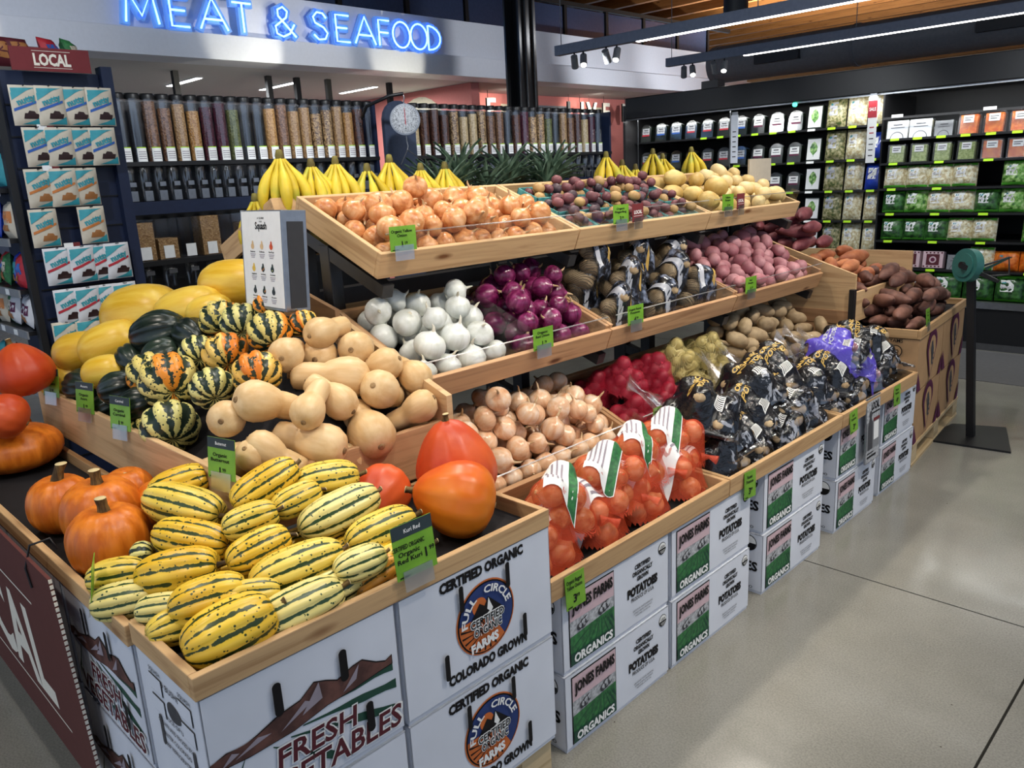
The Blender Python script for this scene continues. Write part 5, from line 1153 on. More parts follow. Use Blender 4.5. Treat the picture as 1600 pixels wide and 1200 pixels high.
bn = ['bottom row, '+s for s in ('nearest the orange onion bags', 'second from the onion bags', 'third from the onion bags', 'fourth from the onion bags', 'fifth from the onion bags', 'nearest the purple bags')]+['middle layer, '+s for s in ('nearest the orange onion bags', 'second from the onion bags', 'third from the onion bags', 'fourth from the onion bags', 'touching the purple bags')]+['on top with its barcode showing, nearest the onion bags', 'on top in the middle of the bin', 'on top beside the purple bags', 'beyond the purple bags, at the bottom', 'beyond the purple bags, on top', 'farthest, against the kraft cartons', 'topmost beyond the purple bags']
for i, (x, y, z, a, b) in enumerate(bl):
    o = bb[i] if i < 3 else dup(bb[i % 3]); o.location = (x, y, z); o.rotation_euler = (rng.uniform(-.08, .08), b, a); o.scale = (1.1, 1.14, 1.0) if i > 5 else (1, 1, 1)
    tag(o, 'black plastic potato bag '+bn[i], 'potato bag', 'black potato bags in the low front bins')
for i, (x, y, z, a, b, why) in enumerate([(-1.54, 3.97, .556, .1, 0, 'at the bottom, nearest the front edge'), (-1.58, 3.76, .64, -.2, .1, 'at the left, overlapping the black bags'), (-1.60, 3.78, .73, .3, .1, 'topmost of the purple ones'), (-1.56, 3.98, .645, .2, .1, 'at the right, by the far black bags')]):
    o = pp[i] if i < 2 else dup(pp[i % 2]); o.location = (x, y, z); o.rotation_euler = (0, b, a); tag(o, 'purple plastic potato bag '+why, 'potato bag', 'purple potato bags')
# ================================================================ fruit behind the top tier
def banana_mesh(seed):
    L = .185; n = 11; pts = []; rs = []
    for i in range(n):
        t = i/(n-1); a = -.55+1.25*t
        pts.append((.045*math.sin(PI*t*.72), 0, -L*t)); rs.append([.006, .007, .010, .0155, .0185, .0195, .0195, .018, .014, .008, .004][i])
    return MB().tube(pts, rs, 7, smooth=True).mesh('banana', 'banana')
bnm = [banana_mesh(0)]
crown = MB().lathe([(.012, -.01), (.014, .012), (.009, .03), (.0005, .032)], 8).mesh('stalk', 'bananastem')
def bunch(label, loc, rz, n=6, s=1.0, grp='bananas behind the onions'):
    o = thing('banana_bunch', label, 'bananas', loc, (0, 0, rz), grp, s)
    obj('stalk', crown, o)
    for k in range(n):
        a = -1.5+3.0*k/(n-1)
        obj('banana', bnm[0], o, mw=Matrix.Rotation(a, 4, 'Z') @ Matrix.Translation((.012, 0, 0)) @ Matrix.Rotation(.02-.16*(k % 2), 4, 'Y') @ Matrix.Scale(.95+.08*math.sin(k*3), 4))
    return o
bw_ = ['tall bunch at the left corner of the stand', 'second from the left corner', 'third from the left corner', 'small bunch in the middle', 'tall bunch just left of the pineapples', 'low bunch against the pineapples', 'last bunch in front of the pineapples', 'lowest, drooping over the left corner']
for k, (y, z) in enumerate(((1.548, 1.80), (1.676, 1.768), (1.784, 1.775), (1.929, 1.745), (2.043, 1.775), (2.203, 1.74), (2.338, 1.742), (1.47, 1.65))):
    bunch('yellow green banana bunch, '+bw_[k], (-2.78 if k < 7 else -3.0, y*1.022+.02 if k < 7 else 1.60, 1.7+(z-1.7)*1.022 if k < 7 else z), -.7+.3*math.sin(k*2.1), 6 if k != 3 else 4, 1.18 if k in (0, 4) else 1.12)
bf_ = ['nearest the pineapples', 'small one beside the pale potatoes', 'smallest, low behind the fingerlings', 'tall one behind the large yellow potatoes', 'beside the tall far bunch', 'farthest, above the pale potatoes']
for k, (y, z) in enumerate(((3.49, 1.77), (3.629, 1.725), (3.751, 1.70), (3.917, 1.78), (4.013, 1.752), (4.316, 1.785))):
    bunch('bright yellow banana bunch at the far end, '+bf_[k], (-2.78, y*1.022, 1.7+(z-1.7)*1.022), -.6+.4*math.sin(k*1.7), 5, 1.12, 'bananas at the far end')
def leaf_mesh():
    n = 7; vs = []; fs = []
    for i in range(n):
        t = i/(n-1); w = .016*(1-t**1.6)+.0006; x = .02*t+.07*t*t; z = .19*t-.035*t*t
        vs += [(x-.004, -w, z), (x+.003, 0, z-.002), (x-.004, w, z)]
        if i: b = 3*(i-1); fs += [(b, b+1, b+4, b+3), (b+1, b+2, b+5, b+4)]
    m = MB(); m.add(vs, fs, 0, None, True); m.add([(x-.0012, y, z) for x, y, z in vs], [f[::-1] for f in fs], 0, None, True); return m.mesh('leaf', 'leaf')
LF = leaf_mesh()
pfm = MB().lathe(ell_prof(.06, .19, 12, 2.6), 20, fn=lambda co, a, t: co*(1+.05*math.sin(a*10)*math.sin(t*30))).mesh('fruit', 'pine_fruit')
for q, (y, z, x) in enumerate(((2.649, 1.87, -2.95), (2.50, 1.80, -2.90), (2.56, 1.80, -3.05), (2.788, 1.79, -2.92), (2.971, 1.855, -2.95), (3.10, 1.81, -3.02), (3.20, 1.82, -2.9), (3.319, 1.86, -2.95), (3.40, 1.79, -3.02))):
    o = thing('pineapple', 'pineapple with spiky grey green crown, '+('tallest of the left clump', 'leftmost, behind the bananas', 'behind the tall left one', 'low one in the gap', 'first of the right clump', 'behind the right clump', 'low in the right clump', 'tallest of the right clump', 'rightmost of all')[q], 'pineapple', (x, y, z-.40), (0, 0, q*1.7), 'pineapples behind the top tier')
    obj('fruit', pfm, o, (0, 0, .11))
    for k in range(30):
        a = k*2.4; t = k/29
        obj('leaf', LF, o, mw=Matrix.Translation((0, 0, .195+.012*t)) @ Matrix.Rotation(a, 4, 'Z') @ Matrix.Translation((.018*(1-t), 0, 0)) @ Matrix.Rotation(.95*(1-t)**1.1, 4, 'Y') @ Matrix.Scale(.86+.46*t, 4))
# ================================================================ price tags
M['tagdark'] = flat('tag_header', lin(48, 60, 64), .5, .3)
def price_tag(label, loc, rot, w, h, lines, price, head=None, ground='green', grp='green price tags', clip=True, extra=None):
    o = thing('price_tag', label, 'price tag', loc, rot, grp)   # local: x right, z up, faces -y
    MB().box((-w/2, 0, 0), (w/2, .0015, h)).build('card', ground, o)
    mb = MB(); P = Print(mb, (-w/2, 0, 0), (1, 0, 0), (0, 0, 1), .0005)
    ih = h if not head else h*.74
    if head: P.rect(0, h*.75, w, h, 2); P.text(head, w*.5, h*.83, h*.08, 1, 1, w=w*.4)
    n = len(lines)
    for k, t in enumerate(lines): P.text(t, w*(.46 if n < 3 else .36), ih*(.74-.17*k), ih*.12, 0, 1, w=min(w*.8, len(t)*w*.075), bold=.02)
    px_ = .45 if n < 3 else .76
    if price: P.text(price[0], w*px_, ih*(.16 if n < 3 else .34), ih*.24, 0, 1, bold=.03); P.text(price[1], w*(px_+.15), ih*(.26 if n < 3 else .46), ih*.12, 0, 1, bold=.02)
    P.rect(w*.06, ih*.04, w*.3, ih*.075, 0, 1)
    if extra: P.text(extra, w*.5, h*.45, h*.2, 1, 1, w=w*.7, bold=.03); P.rect(w*.1, h*.32, w*.9, h*.34, 1, 1)
    mb.build('print', ['ink', 'paper', 'tagdark'], o)
    if clip: MB().box((-w*.36, -.004, -.03), (w*.36, -.001, .018)).build('clip', 'acryledge', o)
    return o
EA = R(90)   # face +x
for lab, y, z, x, lines, pr in (('by the yellow onions', 1.590, 1.487, -2.058, ['Organic Yellow', 'Onion'], ('1', '19')), ('by the fingerlings', 2.735, 1.487, -2.058, ['Organic', 'Fingerling'], ('3', '99')), ('by the large yellow potatoes', 3.60, 1.487, -2.058, ['Yellow', 'Potato'], ('1', '49')),
    ('by the red onions', 2.063, 1.095, -1.905, ['Organic', 'Red Onion'], ('1', '79')), ('on the netted potato bags', 2.62, 1.095, -1.905, ['Organic Russet', 'Potatoes'], ('4', '99')), ('by the pink potatoes', 3.565, 1.095, -1.905, ['Red', 'Potato'], ('1', '29')), ('by the red netted potatoes', 2.62, .69, -1.785, ['Red Potato', 'Bag'], ('4', '49'))):
    price_tag('green price tag '+lab, (x, y, z), (0, 0, EA), .105, .078, lines, pr)
price_tag('dark red LOCAL card beside the green tag by the fingerlings', (-2.056, 2.85, 1.487), (0, 0, EA+R(12)), .115, .075, [], None, ground='red', grp='LOCAL cards', extra='LOCAL')
price_tag('dark red card beside the green tag by the large yellow potatoes', (-2.056, 3.72, 1.487), (0, 0, EA+R(8)), .10, .075, [], None, ground='red', grp='LOCAL cards', extra='LOCAL')
for lab, y, x, lines, pr, rr in (('by the orange onion bags', 1.572, -1.362, ['Organic Bagged', 'Yellow Onions'], ('3', '99'), 0), ('by the black potato bags', 2.585, -1.362, ['Russet', 'Potatoes'], ('3', '99'), .06), ('above the fourth carton stack', 3.56, -1.366, ['Gold', 'Potatoes'], ('3', '99'), -.1), ('above the farthest carton stack', 4.09, -1.366, ['Purple', 'Potatoes'], ('4', '99'), 0)):
    price_tag('green price tag hanging '+lab, (x, y, .487), (R(-3), rr, EA), .085, .105, lines, pr, clip=False, grp='hanging price tags')
price_tag('green Kuri Red price sign with dark header on the corner bin', (-1.33, .993, .842), (R(-6), 0, EA), .115, .125, ['CERTIFIED ORGANIC', 'Organic', 'Red Kuri'], ('1', '99'), head='Kuri Red', grp='squash price signs')
for lab, x, hd in (('by the spaghetti squash', -3.21, 'Spaghetti'), ('by the acorn squash', -2.85, 'Acorn'), ('by the carnival squash', -2.535, 'Carnival'), ('by the butternuts', -1.86, 'Butternut')):
    price_tag('green price sign with dark header on the squash bin '+lab, (x, .806, 1.0), (R(-8), 0, R(14)), .10, .105, ['Organic', hd], ('1', '99'), head=hd, grp='squash price signs')
price_tag('green price card seen from behind beside the front pumpkin', (-1.80, .452, .845), (R(-10), 0, R(-22)), .085, .09, ['Organic', 'Pie Pumpkin'], ('1', '29'), grp='squash price signs')
price_tag('green price tag on the brown sweet potato bin', (-1.435, 4.69, .79), (R(-5), 0, EA+R(5)), .08, .095, ['Sweet', 'Potato'], ('1', '99'))
# framed LOCAL poster on the cartons
PO = thing('poster', 'framed grey LOCAL poster with a figure leaning on the fourth and fifth carton stacks', 'poster', (-1.362, 3.79, .28), (R(-2), 0, EA))
MB().box((-.085, 0, 0), (.085, .008, .325)).build('frame', 'steel', PO, bevel=.002)
mb = MB(); P = Print(mb, (-.08, 0, .005), (1, 0, 0), (0, 0, 1), .0006); P.rect(0, 0, .16, .315, 0); P.rect(.0, .06, .16, .20, 4, 1); P.text('LOCAL', .10, .255, .038, 1, 2, w=.095, bold=.04); P.rect(.055, .235, .155, .242, 1, 2)
P.disc(.045, .235, .016, 2, 3, 14, .02); P.poly([(.015, .06), (.075, .06), (.072, .19), (.058, .218), (.032, .218), (.018, .18)], 2, 2); P.rect(.085, .10, .145, .19, 3, 3); P.rect(.08, .195, .155, .21, 5, 3); P.rect(.01, .02, .12, .03, 1, 2); P.rect(.01, .04, .09, .046, 1, 2)
mb.build('picture', ['greyprint', 'ink', 'ink2', 'paper', 'grey', 'red'], PO)
# tape / twist-tie dispenser stand
M['tealplastic'] = flat('teal_plastic', lin(50, 106, 100), .4, .4)
TD = thing('tape_dispenser', 'black floor stand carrying a round teal produce bag tape roll', 'dispenser', (-1.32, 5.28, 0))
MB().add([(-.22, -.22, 0), (.26, -.17, 0), (.12, .30, 0), (-.16, .20, 0), (-.22, -.22, .012), (.26, -.17, .012), (.12, .30, .012), (-.16, .20, .012)], [(3, 2, 1, 0), (4, 5, 6, 7), (0, 1, 5, 4), (1, 2, 6, 5), (2, 3, 7, 6), (3, 0, 4, 7)]).build('base_plate', 'black', TD)
MB().tube([(0, 0, .012), (-.08, -.0, .98)], [.03, .03], 4, smooth=False).build('pole', 'black', TD)
d = Vector((-.55, -.83, .1)).normalized()
c = Vector((-.10, -.02, 1.06)); hd = MB(); hd.cyl(c-d*.025, c+d*.025, .098, n=36); hd.build('tape_roll', 'tealplastic', TD, bevel=.003)
MB().cyl(c+d*.0255, c+d*.032, .07, n=30).build('roll_face', 'tealplastic', TD)
MB().tube([c+d*.045, c+d*.045+Vector((.20, .02, -.09))], [.022, .012], 4, smooth=False).build('bracket', 'black', TD)
MB().cyl(c+d*.03, c+d*.05, .02, n=16).build('hub', 'black', TD)
MB().tube([c+Vector((.08, .02, .0)), c+Vector((.20, .04, .05)), c+Vector((.21, .04, -.05)), c+Vector((.12, .02, -.06))], [.007]*4, 6).build('cutter_guide', 'dark', TD)
MB().add([c+Vector(p) for p in ((.09, .0, -.01), (.21, .03, .055), (.215, .05, .05), (.09, .03, -.03))], [(0, 1, 2, 3)]).build('tape_tongue', 'tealplastic', TD)
# ================================================================ left gondola with hanging bags
M['bagcream'] = flat('bag_cream', lin(200, 190, 172), .45, .35, var=.04)
M['bagwhite'] = flat('bag_white', lin(206, 206, 210), .45, .35, var=.04)
M['bagteal'] = flat('bag_teal', lin(56, 146, 158), .45, .35)
M['bagblue'] = flat('bag_blue', lin(48, 92, 168), .45, .35)
M['bagorange'] = flat('bag_orange', lin(196, 120, 62), .45, .35)
M['bagred'] = flat('bag_red', lin(170, 40, 52), .45, .35)
M['bagchoc'] = flat('bag_chocolate', lin(52, 34, 34), .5, .3)
M['bagtan'] = flat('bag_tan', lin(156, 104, 60), .5, .3)
def pillow_h(w, h, b, seed=0, wr=.25):
    def f(x, z):
        X = min(1, abs(2*x/w)); Z = min(1, abs(2*z/h)); q = b*((1-X**2.6)*(1-Z**3.2))**.55
        return q*(1+wr*mnoise.noise(Vector((x*34+seed, z*34, seed))))
    return f
def pillow_mb(w, h, b, seed=0, wr=.25, nx=9, nz=11, mat=0):
    f = pillow_h(w, h, b, seed, wr); mb = MB()
    for sgn in (-1, 1):
        vs = [(w*(i/nx-.5), sgn*f(w*(i/nx-.5), h*(j/nz-.5)), h*(j/nz-.5)) for i in range(nx+1) for j in range(nz+1)]
        fs = [(i*(nz+1)+j, (i+1)*(nz+1)+j, (i+1)*(nz+1)+j+1, i*(nz+1)+j+1) for i in range(nx) for j in range(nz)]
        mb.add(vs, fs if sgn < 0 else [q[::-1] for q in fs], mat, None, True)
    return mb, f
def onf(mb, f, pts, mat, k=1, sub=1):
    """print polygon on the front (-y) of a pillow; strips are cut finely enough to hug it"""
    mb.add([(x, -f(x, z)-.0006*k-.0008, z) for x, z in pts], [tuple(range(len(pts)))], mat, None, True)
def onf_grid(mb, f, quad, mat, k=1, n=5, m=5):
    (a, b, c, d) = [Vector((*p, 0)) for p in quad]; pts = []
    for i in range(n+1):
        for j in range(m+1):
            u, v = i/n, j/m; p = (a*(1-u)+b*u)*(1-v)+(d*(1-u)+c*u)*v; pts.append((p.x, -f(p.x, p.y)-.0006*k-.0008, p.y))
    mb.add(pts, [(i*(m+1)+j, (i+1)*(m+1)+j, (i+1)*(m+1)+j+1, i*(m+1)+j+1) for i in range(n) for j in range(m)], mat, None, True)
def onf_text(mb, f, t, x, z, hh, w, mat, k=3, rot=0, bold=.04):
    vs, fs, tw = textgeo(t, bold); s = w/tw; out = []
    for a, b in vs:
        X, Z = a*s, b*hh; X, Z = x+X*math.cos(rot)-Z*math.sin(rot), z+X*math.sin(rot)+Z*math.cos(rot); out.append((X, -f(X, Z)-.0006*k-.0008, Z))
    mb.add(out, fs, mat)
def snack(kind):
    w, h = .112, .165; mb, f = pillow_mb(w, h, .017, kind*5); base, rib, cho = (('bagcream', 'bagblue', 'bagchoc'), ('bagcream', 'bagorange', 'bagtan'), ('bagwhite', 'bagred', 'bagchoc'))[kind]
    body = mb.mesh('pouch', base); pr = MB()
    onf_grid(pr, f, [(-.05, .045), (-.05, .07), (.045, .072), (.03, .068)], 0, 1); onf_grid(pr, f, [(-.052, .02), (-.052, .05), (.03, .070), (.0, .055)], 0, 1)
    onf_grid(pr, f, [(-.03, -.078), (.05, -.078), (.05, -.045), (.02, -.062)], 0, 1)
    onf_text(pr, f, 'nutty', .004, .012, .026, .078, 0, 3, .35, .05)
    onf_grid(pr, f, [(-.05, -.026), (.045, .012), (.045, .022), (-.05, -.014)], 1, 2)
    onf_grid(pr, f, [(-.02, -.055), (.035, -.055), (.042, -.035), (-.014, -.032)], 2, 2, 4, 3)
    onf_grid(pr, f, [(-.004, -.034), (.03, -.034), (.024, -.024), (.004, -.022)], 2, 2, 3, 2)
    return body, pr.mesh('print', ['bagteal', rib, cho])
SN = [snack(k) for k in range(3)]
hook = MB().cyl((0, .03, .078), (0, -.04, .082), .002, n=6).mesh('peg_hook', 'black')
GO = thing('gondola', 'dark end-cap rack of hanging snack bags behind the squash', 'rack', (-4.24, 1.10, 0))
MB().box((-1.2, .20, .05), (-.06, .30, 2.26)).build('core', 'navy', GO)
MB().box((-.06, .0, .05), (-.03, .46, 2.27)).build('back_panel', 'navy', GO)
for k in range(14): MB().box((-.03, .02, .3+.14*k), (-.024, .44, .306+.14*k)).build('slat_groove', 'black', GO)
MB().box((-.05, .44, .0), (.02, .49, 2.30)).build('upright', 'navy', GO)
MB().box((-.05, -.03, .0), (.0, .0, 2.30)).build('upright', 'black', GO)
for k, z in enumerate((1.99, 1.76, 1.53, 1.29, 1.09, .80)):
    s_ = MB().box((-1.2, -.06, z-.02), (-.07, .20, z)).build('shelf', 'black', GO); MB().box((-1.2, -.068, z-.035), (-.07, -.06, z+.002)).build('price_rail', 'grey', s_)
    for q in range(4): MB().box((-.95+.22*q, -.0695, z-.030), (-.89+.22*q, -.068, z-.002)).build('shelf_ticket', 'paper', s_)
HS = thing('header_sign', 'dark red LOCAL header on top of the snack rack', 'sign', (-4.19, 1.155, 2.262))
MB().box((-.006, 0, 0), (0, .332, .10)).build('board', 'red', HS)
mb = MB(); P = Print(mb, (0, 0, 0), (0, 1, 0), (0, 0, 1), .0006); P.text('LOCAL', .17, .026, .05, 0, 0, w=.155, bold=.04); P.rect(.09, .085, .25, .087, 0); P.rect(.09, .014, .25, .016, 0); mb.build('lettering', 'cream', HS)
rows = [(2.113, (1.184, 1.284, 1.392, 1.499), 0), (1.933, (1.204, 1.29, 1.395, 1.483), 0), (1.751, (1.179, 1.274, 1.374), 1), (1.572, (1.165, 1.372), 1), (1.392, (1.195, 1.297, 1.376, 1.459), 2), (1.197, (1.206, 1.290, 1.372, 1.464), 2), (1.045, (1.173, 1.272, 1.341), 1)]
ro = ('top', 'second', 'third', 'fourth', 'fifth', 'sixth', 'seventh'); co_ = ('first', 'second', 'third', 'fourth')
for r, (z, ys, kind) in enumerate(rows):
    for q, y in enumerate(ys):
        o = obj('snack_bag', SN[kind][0], None, (-4.195+.012*(q % 2), y, z), (.0, 0, EA+.08*math.sin(q*3+r)), (1.07, 1, 1.05))
        obj('print', SN[kind][1], o); obj('peg_hook', hook, o)
        tag(o, '%s snack bag, %s in the %s hanging row under LOCAL' % (('cream and blue', 'cream and orange', 'white and red')[kind], co_[q], ro[r]), 'snack bag', 'hanging snack bags')
for z, y in ((2.02, 1.23), (1.84, 1.22), (1.485, 1.25), (1.10, 1.26)): 
    t = MB().box((.052, y-1.12, z-.012), (.054, y-1.05, z+.012)).build('shelf_ticket', 'paper', GO); MB().box((.0541, y-1.08, z-.012), (.0549, y-1.05, z+.012)).build('ticket_end', 'red', t)
def plainbag(w, h, b, m0, m1, seed, txt=None):
    mb, f = pillow_mb(w, h, b, seed, .4, 7, 8); body = mb.mesh('pouch', m0); pr = MB()
    onf_grid(pr, f, [(-w*.36, -h*.1), (w*.36, -h*.1), (w*.36, h*.22), (-w*.36, h*.22)], 0, 1, 4, 4)
    if txt: onf_text(pr, f, txt, 0, .0, h*.14, w*.6, 1, 3)
    else: onf_grid(pr, f, [(-w*.2, -h*.32), (w*.25, -h*.32), (w*.2, -h*.15), (-w*.15, -h*.15)], 1, 2, 3, 3)
    return body, pr.mesh('print', [m1, 'paper' if txt else 'bagtan'])
shelfbags = [plainbag(.10, .17, .03, 'royal', 'bagteal', 3), plainbag(.10, .17, .03, 'bagcream', 'bagorange', 4), plainbag(.09, .16, .03, 'labelgreen', 'bagcream', 5), plainbag(.10, .16, .03, 'bagred', 'bagblue', 6), plainbag(.12, .15, .03, 'bagwhite', 'purple', 7), plainbag(.11, .15, .035, 'bagteal', 'bagwhite', 8), plainbag(.12, .14, .04, 'maroon', 'bagtan', 9)]
sk = ('blue and teal', 'cream and orange', 'green and cream', 'red and blue', 'white and purple', 'teal and white', 'maroon and tan')
pick = [[6, 1, 6, 1, 0, 4, 2], [5, 5, 3, 5, 1, 0, 5], [1, 1, 0, 2, 0, 3, 2], [3, 0, 2, 3, 2, 3, 6], [4, 4, 4, 2, 1, 2, 6], [5, 5, 6, 2, 6, 1, 5]]
for r, z in enumerate((1.99, 1.76, 1.53, 1.29, 1.09, .80)):
    for q in range(7):
        i = pick[r][q]; o = obj('pouch', shelfbags[i][0], None, (-4.37-.115*q, 1.085+.02*(q % 2), z+.085), (R(-8), 0, .15*math.sin(q+r))); obj('print', shelfbags[i][1], o)
        tag(o, '%s pouch, %s from the rack corner on the %s left shelf' % (sk[i], ('first', 'second', 'third', 'fourth', 'fifth', 'sixth', 'seventh')[q], ro[r]), 'pouch', 'pouches on the left shelves')
for q, (y, i) in enumerate(((1.16, 6), (1.24, 6), (1.38, 3), (1.47, 2))):
    o = obj('pouch', shelfbags[i][0], None, (-4.36, y, 2.36), (R(-20), 0, EA+.3*q)); obj('print', shelfbags[i][1], o); tag(o, '%s pouch lying on top of the snack rack, %s from the left' % (sk[i], co_[q]), 'pouch', 'pouches on top of the rack')
# ================================================================ bulk food wall
def grain(name, a, b, sc=55):
    g = G(name); v = g.coord('Object', rnd=6); f = g.n('TexVoronoi', in_Vector=v, in_Scale=sc*1.6).outputs['Color']
    col = g.mix(g.sep(f)[0], a, b); g.bump(g.n('TexVoronoi', in_Vector=v, in_Scale=sc*1.6).outputs['Distance'], .6, .01); return g.fin(col, .6, .3)
GR = [grain('grain_%s' % n, lin(*a), lin(*b)) for n, a, b in (('brown', (98, 66, 46), (150, 110, 80)), ('tan', (150, 112, 70), (190, 152, 104)), ('maroon', (58, 20, 36), (92, 36, 54)), ('olive', (76, 82, 44), (120, 124, 74)), ('cocoa', (60, 34, 24), (104, 62, 44)), ('gold', (166, 116, 58), (206, 160, 100)), ('cream', (190, 160, 112), (222, 198, 154)), ('mix', (88, 56, 36), (206, 170, 120)))]
M['cane'] = GR[1]
tubeM = MB().cyl((0, 0, 0), (0, 0, .43), .047, n=16, cap=False).mesh('tube', 'tubeclear')
capM = MB().lathe([(.049, .425), (.050, .45), (.046, .462), (.001, .464)], 16).mesh('cap', 'black')
mb = MB(); mb.tube([(0, 0, -.27), (0, 0, -.20), (0, 0, -.16), (0, 0, -.06), (0, 0, -.01)], [.030, .034, .040, .042, .030], 12); valM = mb.mesh('valve', 'tubeclear')
hndM = MB().box((.03, -.022, -.17), (.06, .022, -.14)).box((.04, -.028, -.27), (.05, .028, -.20)).mesh('handle', 'steel')
mb = MB(); n = 8
for i in range(n):
    a0, a1 = -.72+1.44*i/n, -.72+1.44*(i+1)/n; mb.add([(.049*math.cos(a0), .049*math.sin(a0), .0), (.049*math.cos(a1), .049*math.sin(a1), .0), (.049*math.cos(a1), .049*math.sin(a1), .10), (.049*math.cos(a0), .049*math.sin(a0), .10)], [(0, 1, 2, 3)], 0)
    mb.add([(.0493*math.cos(a0), .0493*math.sin(a0), .094), (.0493*math.cos(a1), .0493*math.sin(a1), .094), (.0493*math.cos(a1), .0493*math.sin(a1), .10), (.0493*math.cos(a0), .0493*math.sin(a0), .10)], [(0, 1, 2, 3)], 1)
    if 0 < i < n-1:
        for k in range(4): mb.add([(.0493*math.cos(a), .0493*math.sin(a), z) for z, a in ((.02+.015*k, a0), (.02+.015*k, a1), (.025+.015*k, a1), (.025+.015*k, a0))], [(0, 1, 2, 3)], 2)
lblM = mb.mesh('label', ['paper', 'greentag', 'mauve'])
fillM = {}
def fill(g, top):
    k = (g, round(top, 2))
    if k not in fillM: fillM[k] = MB().cyl((0, 0, -.01), (0, 0, top), .0445, n=16).mesh('contents', GR[g])
    return fillM[k]
left = [None, None, 0, 0, 1, 5, 2, 2, 3, None, None, 5, 0, 1, 1, 7, 7, 1, 5, 4, None]; right = [6, 4, 4, 4, 7, 6, 6, 7, 0, 0, None, 4, 2, 7, 7, 3, None, 1, 0, 4, 6, 2, None]
gn = ('brown grain', 'tan grain', 'maroon beans', 'olive lentils', 'cocoa coloured nuts', 'golden grain', 'cream nuts', 'mixed nuts')
def dispenser(y, g, i, side, sp):
    o = thing('bulk_dispenser', 'clear bulk tube %s, %s in the block %s of the hanging scale' % ('holding '+gn[g] if g is not None else 'standing empty', ordn(i), side), 'dispenser', (-6.0, y, 1.925), group='clear bulk dispensers')
    obj('tube', tubeM, o); obj('cap', capM, o); obj('label', lblM, o); v = obj('valve', valM, o); obj('handle', hndM, v)
    if g is not None: obj('contents', fill(g, .35+.06*((i*7) % 5)/4), o)
for i, g in enumerate(left): dispenser(2.26+.1045*i, g, i, 'left', 0)
for i, g in enumerate(right): dispenser(4.86+.1225*i, g, i, 'right', 0)
BF = thing('bulk_rack', 'navy and black rack carrying the clear bulk food dispensers', 'rack', (-6.0, 2.1, 0))
for y0, y1 in ((0, 2.30), (2.72, 5.62)):
    for z0, z1, x0, x1 in ((1.895, 1.925, -.1, .07), (1.56, 1.65, -.1, .06), (.02, .10, -.1, .1)): MB().box((x0, y0, z0), (x1, y1, z1)).build('rail', 'black' if z0 != 1.56 else 'navy', BF)
    MB().box((-.30, y0, 0), (-.26, y1, 2.36)).build('back_panel', 'black', BF)
    for y in (y0-.02, y1): MB().box((-.28, y-.03, 0), (.06, y, 2.36)).build('upright', 'navy', BF)
for k, y in enumerate((3.96, 5.05, 5.42, 5.85, 6.78)):
    tag(MB().box((-8.84, y-.03, 0), (-8.78, y+.03, 2.95)).build('ceiling_post', 'black'), 'black post under the white soffit, %s from the left above the tubes' % ('first', 'second', 'third', 'fourth', 'fifth')[k], 'post', 'posts behind the bulk tubes')
MB().box((-.1, 0, 1.20), (.12, 2.3, 1.235)).build('shelf', 'black', BF)
for i in range(7):
    o = thing('bulk_bin', 'wide clear bulk bin %s from the left under the tubes' % ordn(i), 'bin', (-5.98, 2.27+.165*i, 1.235), group='wide clear bulk bins')
    mb = MB(); w = .075; b0 = [(-.1, -w), (.06, -w), (.06, w), (-.1, w)]
    mb.add([(x, y, 0) for x, y in b0]+[(x, y, .29) for x, y in b0], [(0, 1, 5, 4), (1, 2, 6, 5), (2, 3, 7, 6), (3, 0, 4, 7)]); mb.build('hopper', 'tubeclear', o)
    hgt = (.27, .15, 0, .29, 0, .22, .1)[i]
    if hgt: MB().box((-.095, -w+.004, .004), (.055, w-.004, hgt)).build('contents', GR[1], o)
    MB().box((.0605, -.04, .01), (.062, .035, .10)).build('label', 'paper', o)
    mb = MB(); mb.lathe([(.055, -.20), (.06, -.12), (.045, -.04), (.03, -.01)], 14); mb.build('spout', 'tubeclear', o); MB().box((.05, -.03, -.10), (.07, .03, -.07)).build('handle', 'steel', o)
PN = thing('divider_panel', 'slate blue arched panel between the two blocks of bulk tubes', 'panel', (-5.88, 4.595, 0))
pts = [(-.17, 0), (.17, 0), (.17, 2.20)]+[(.17*math.cos(a), 2.22+.17*math.sin(a)) for a in np.linspace(.1, PI-.1, 10)]+[(-.17, 2.20)]
mb = MB(); n = len(pts); vs = [(.02, y, z) for y, z in pts]+[(-.02, y, z) for y, z in pts]; mb.add(vs, [tuple(range(n)), tuple(range(n, 2*n))[::-1]]+[(i, i+n, (i+1) % n+n, (i+1) % n) for i in range(n)]); mb.build('board', 'slate', PN)
SC = thing('hanging_scale', 'round silver hanging dial scale on a black arm above the bananas', 'scale', (-5.5, 4.37, 2.198))
d = Vector((.75, -.62, 0)).normalized()
MB().cyl(-d*.03, d*.025, .125, n=36).build('case', 'steel', SC, bevel=.004); MB().cyl(d*.0255, d*.028, .112, n=36).build('dial_face', 'greyprint', SC)
mb = MB(); rr = Vector((0, 0, 1)).cross(d)
P = Print(mb, d*.029, rr, (0, 0, 1), .0006)
for k in range(40):
    a = 2*PI*k/40; q = .085 if k % 5 == 0 else .095; P.poly([(q*math.cos(a-.012), q*math.sin(a-.012)), (.106*math.cos(a-.012), .106*math.sin(a-.012)), (.106*math.cos(a+.012), .106*math.sin(a+.012)), (q*math.cos(a+.012), q*math.sin(a+.012))], 0, 0)
for k in range(8): P.text(str(k+1 if k < 8 else 0), .07*math.sin(PI/4*(k+1)), .07*math.cos(PI/4*(k+1))-.008, .016, 0, 0)
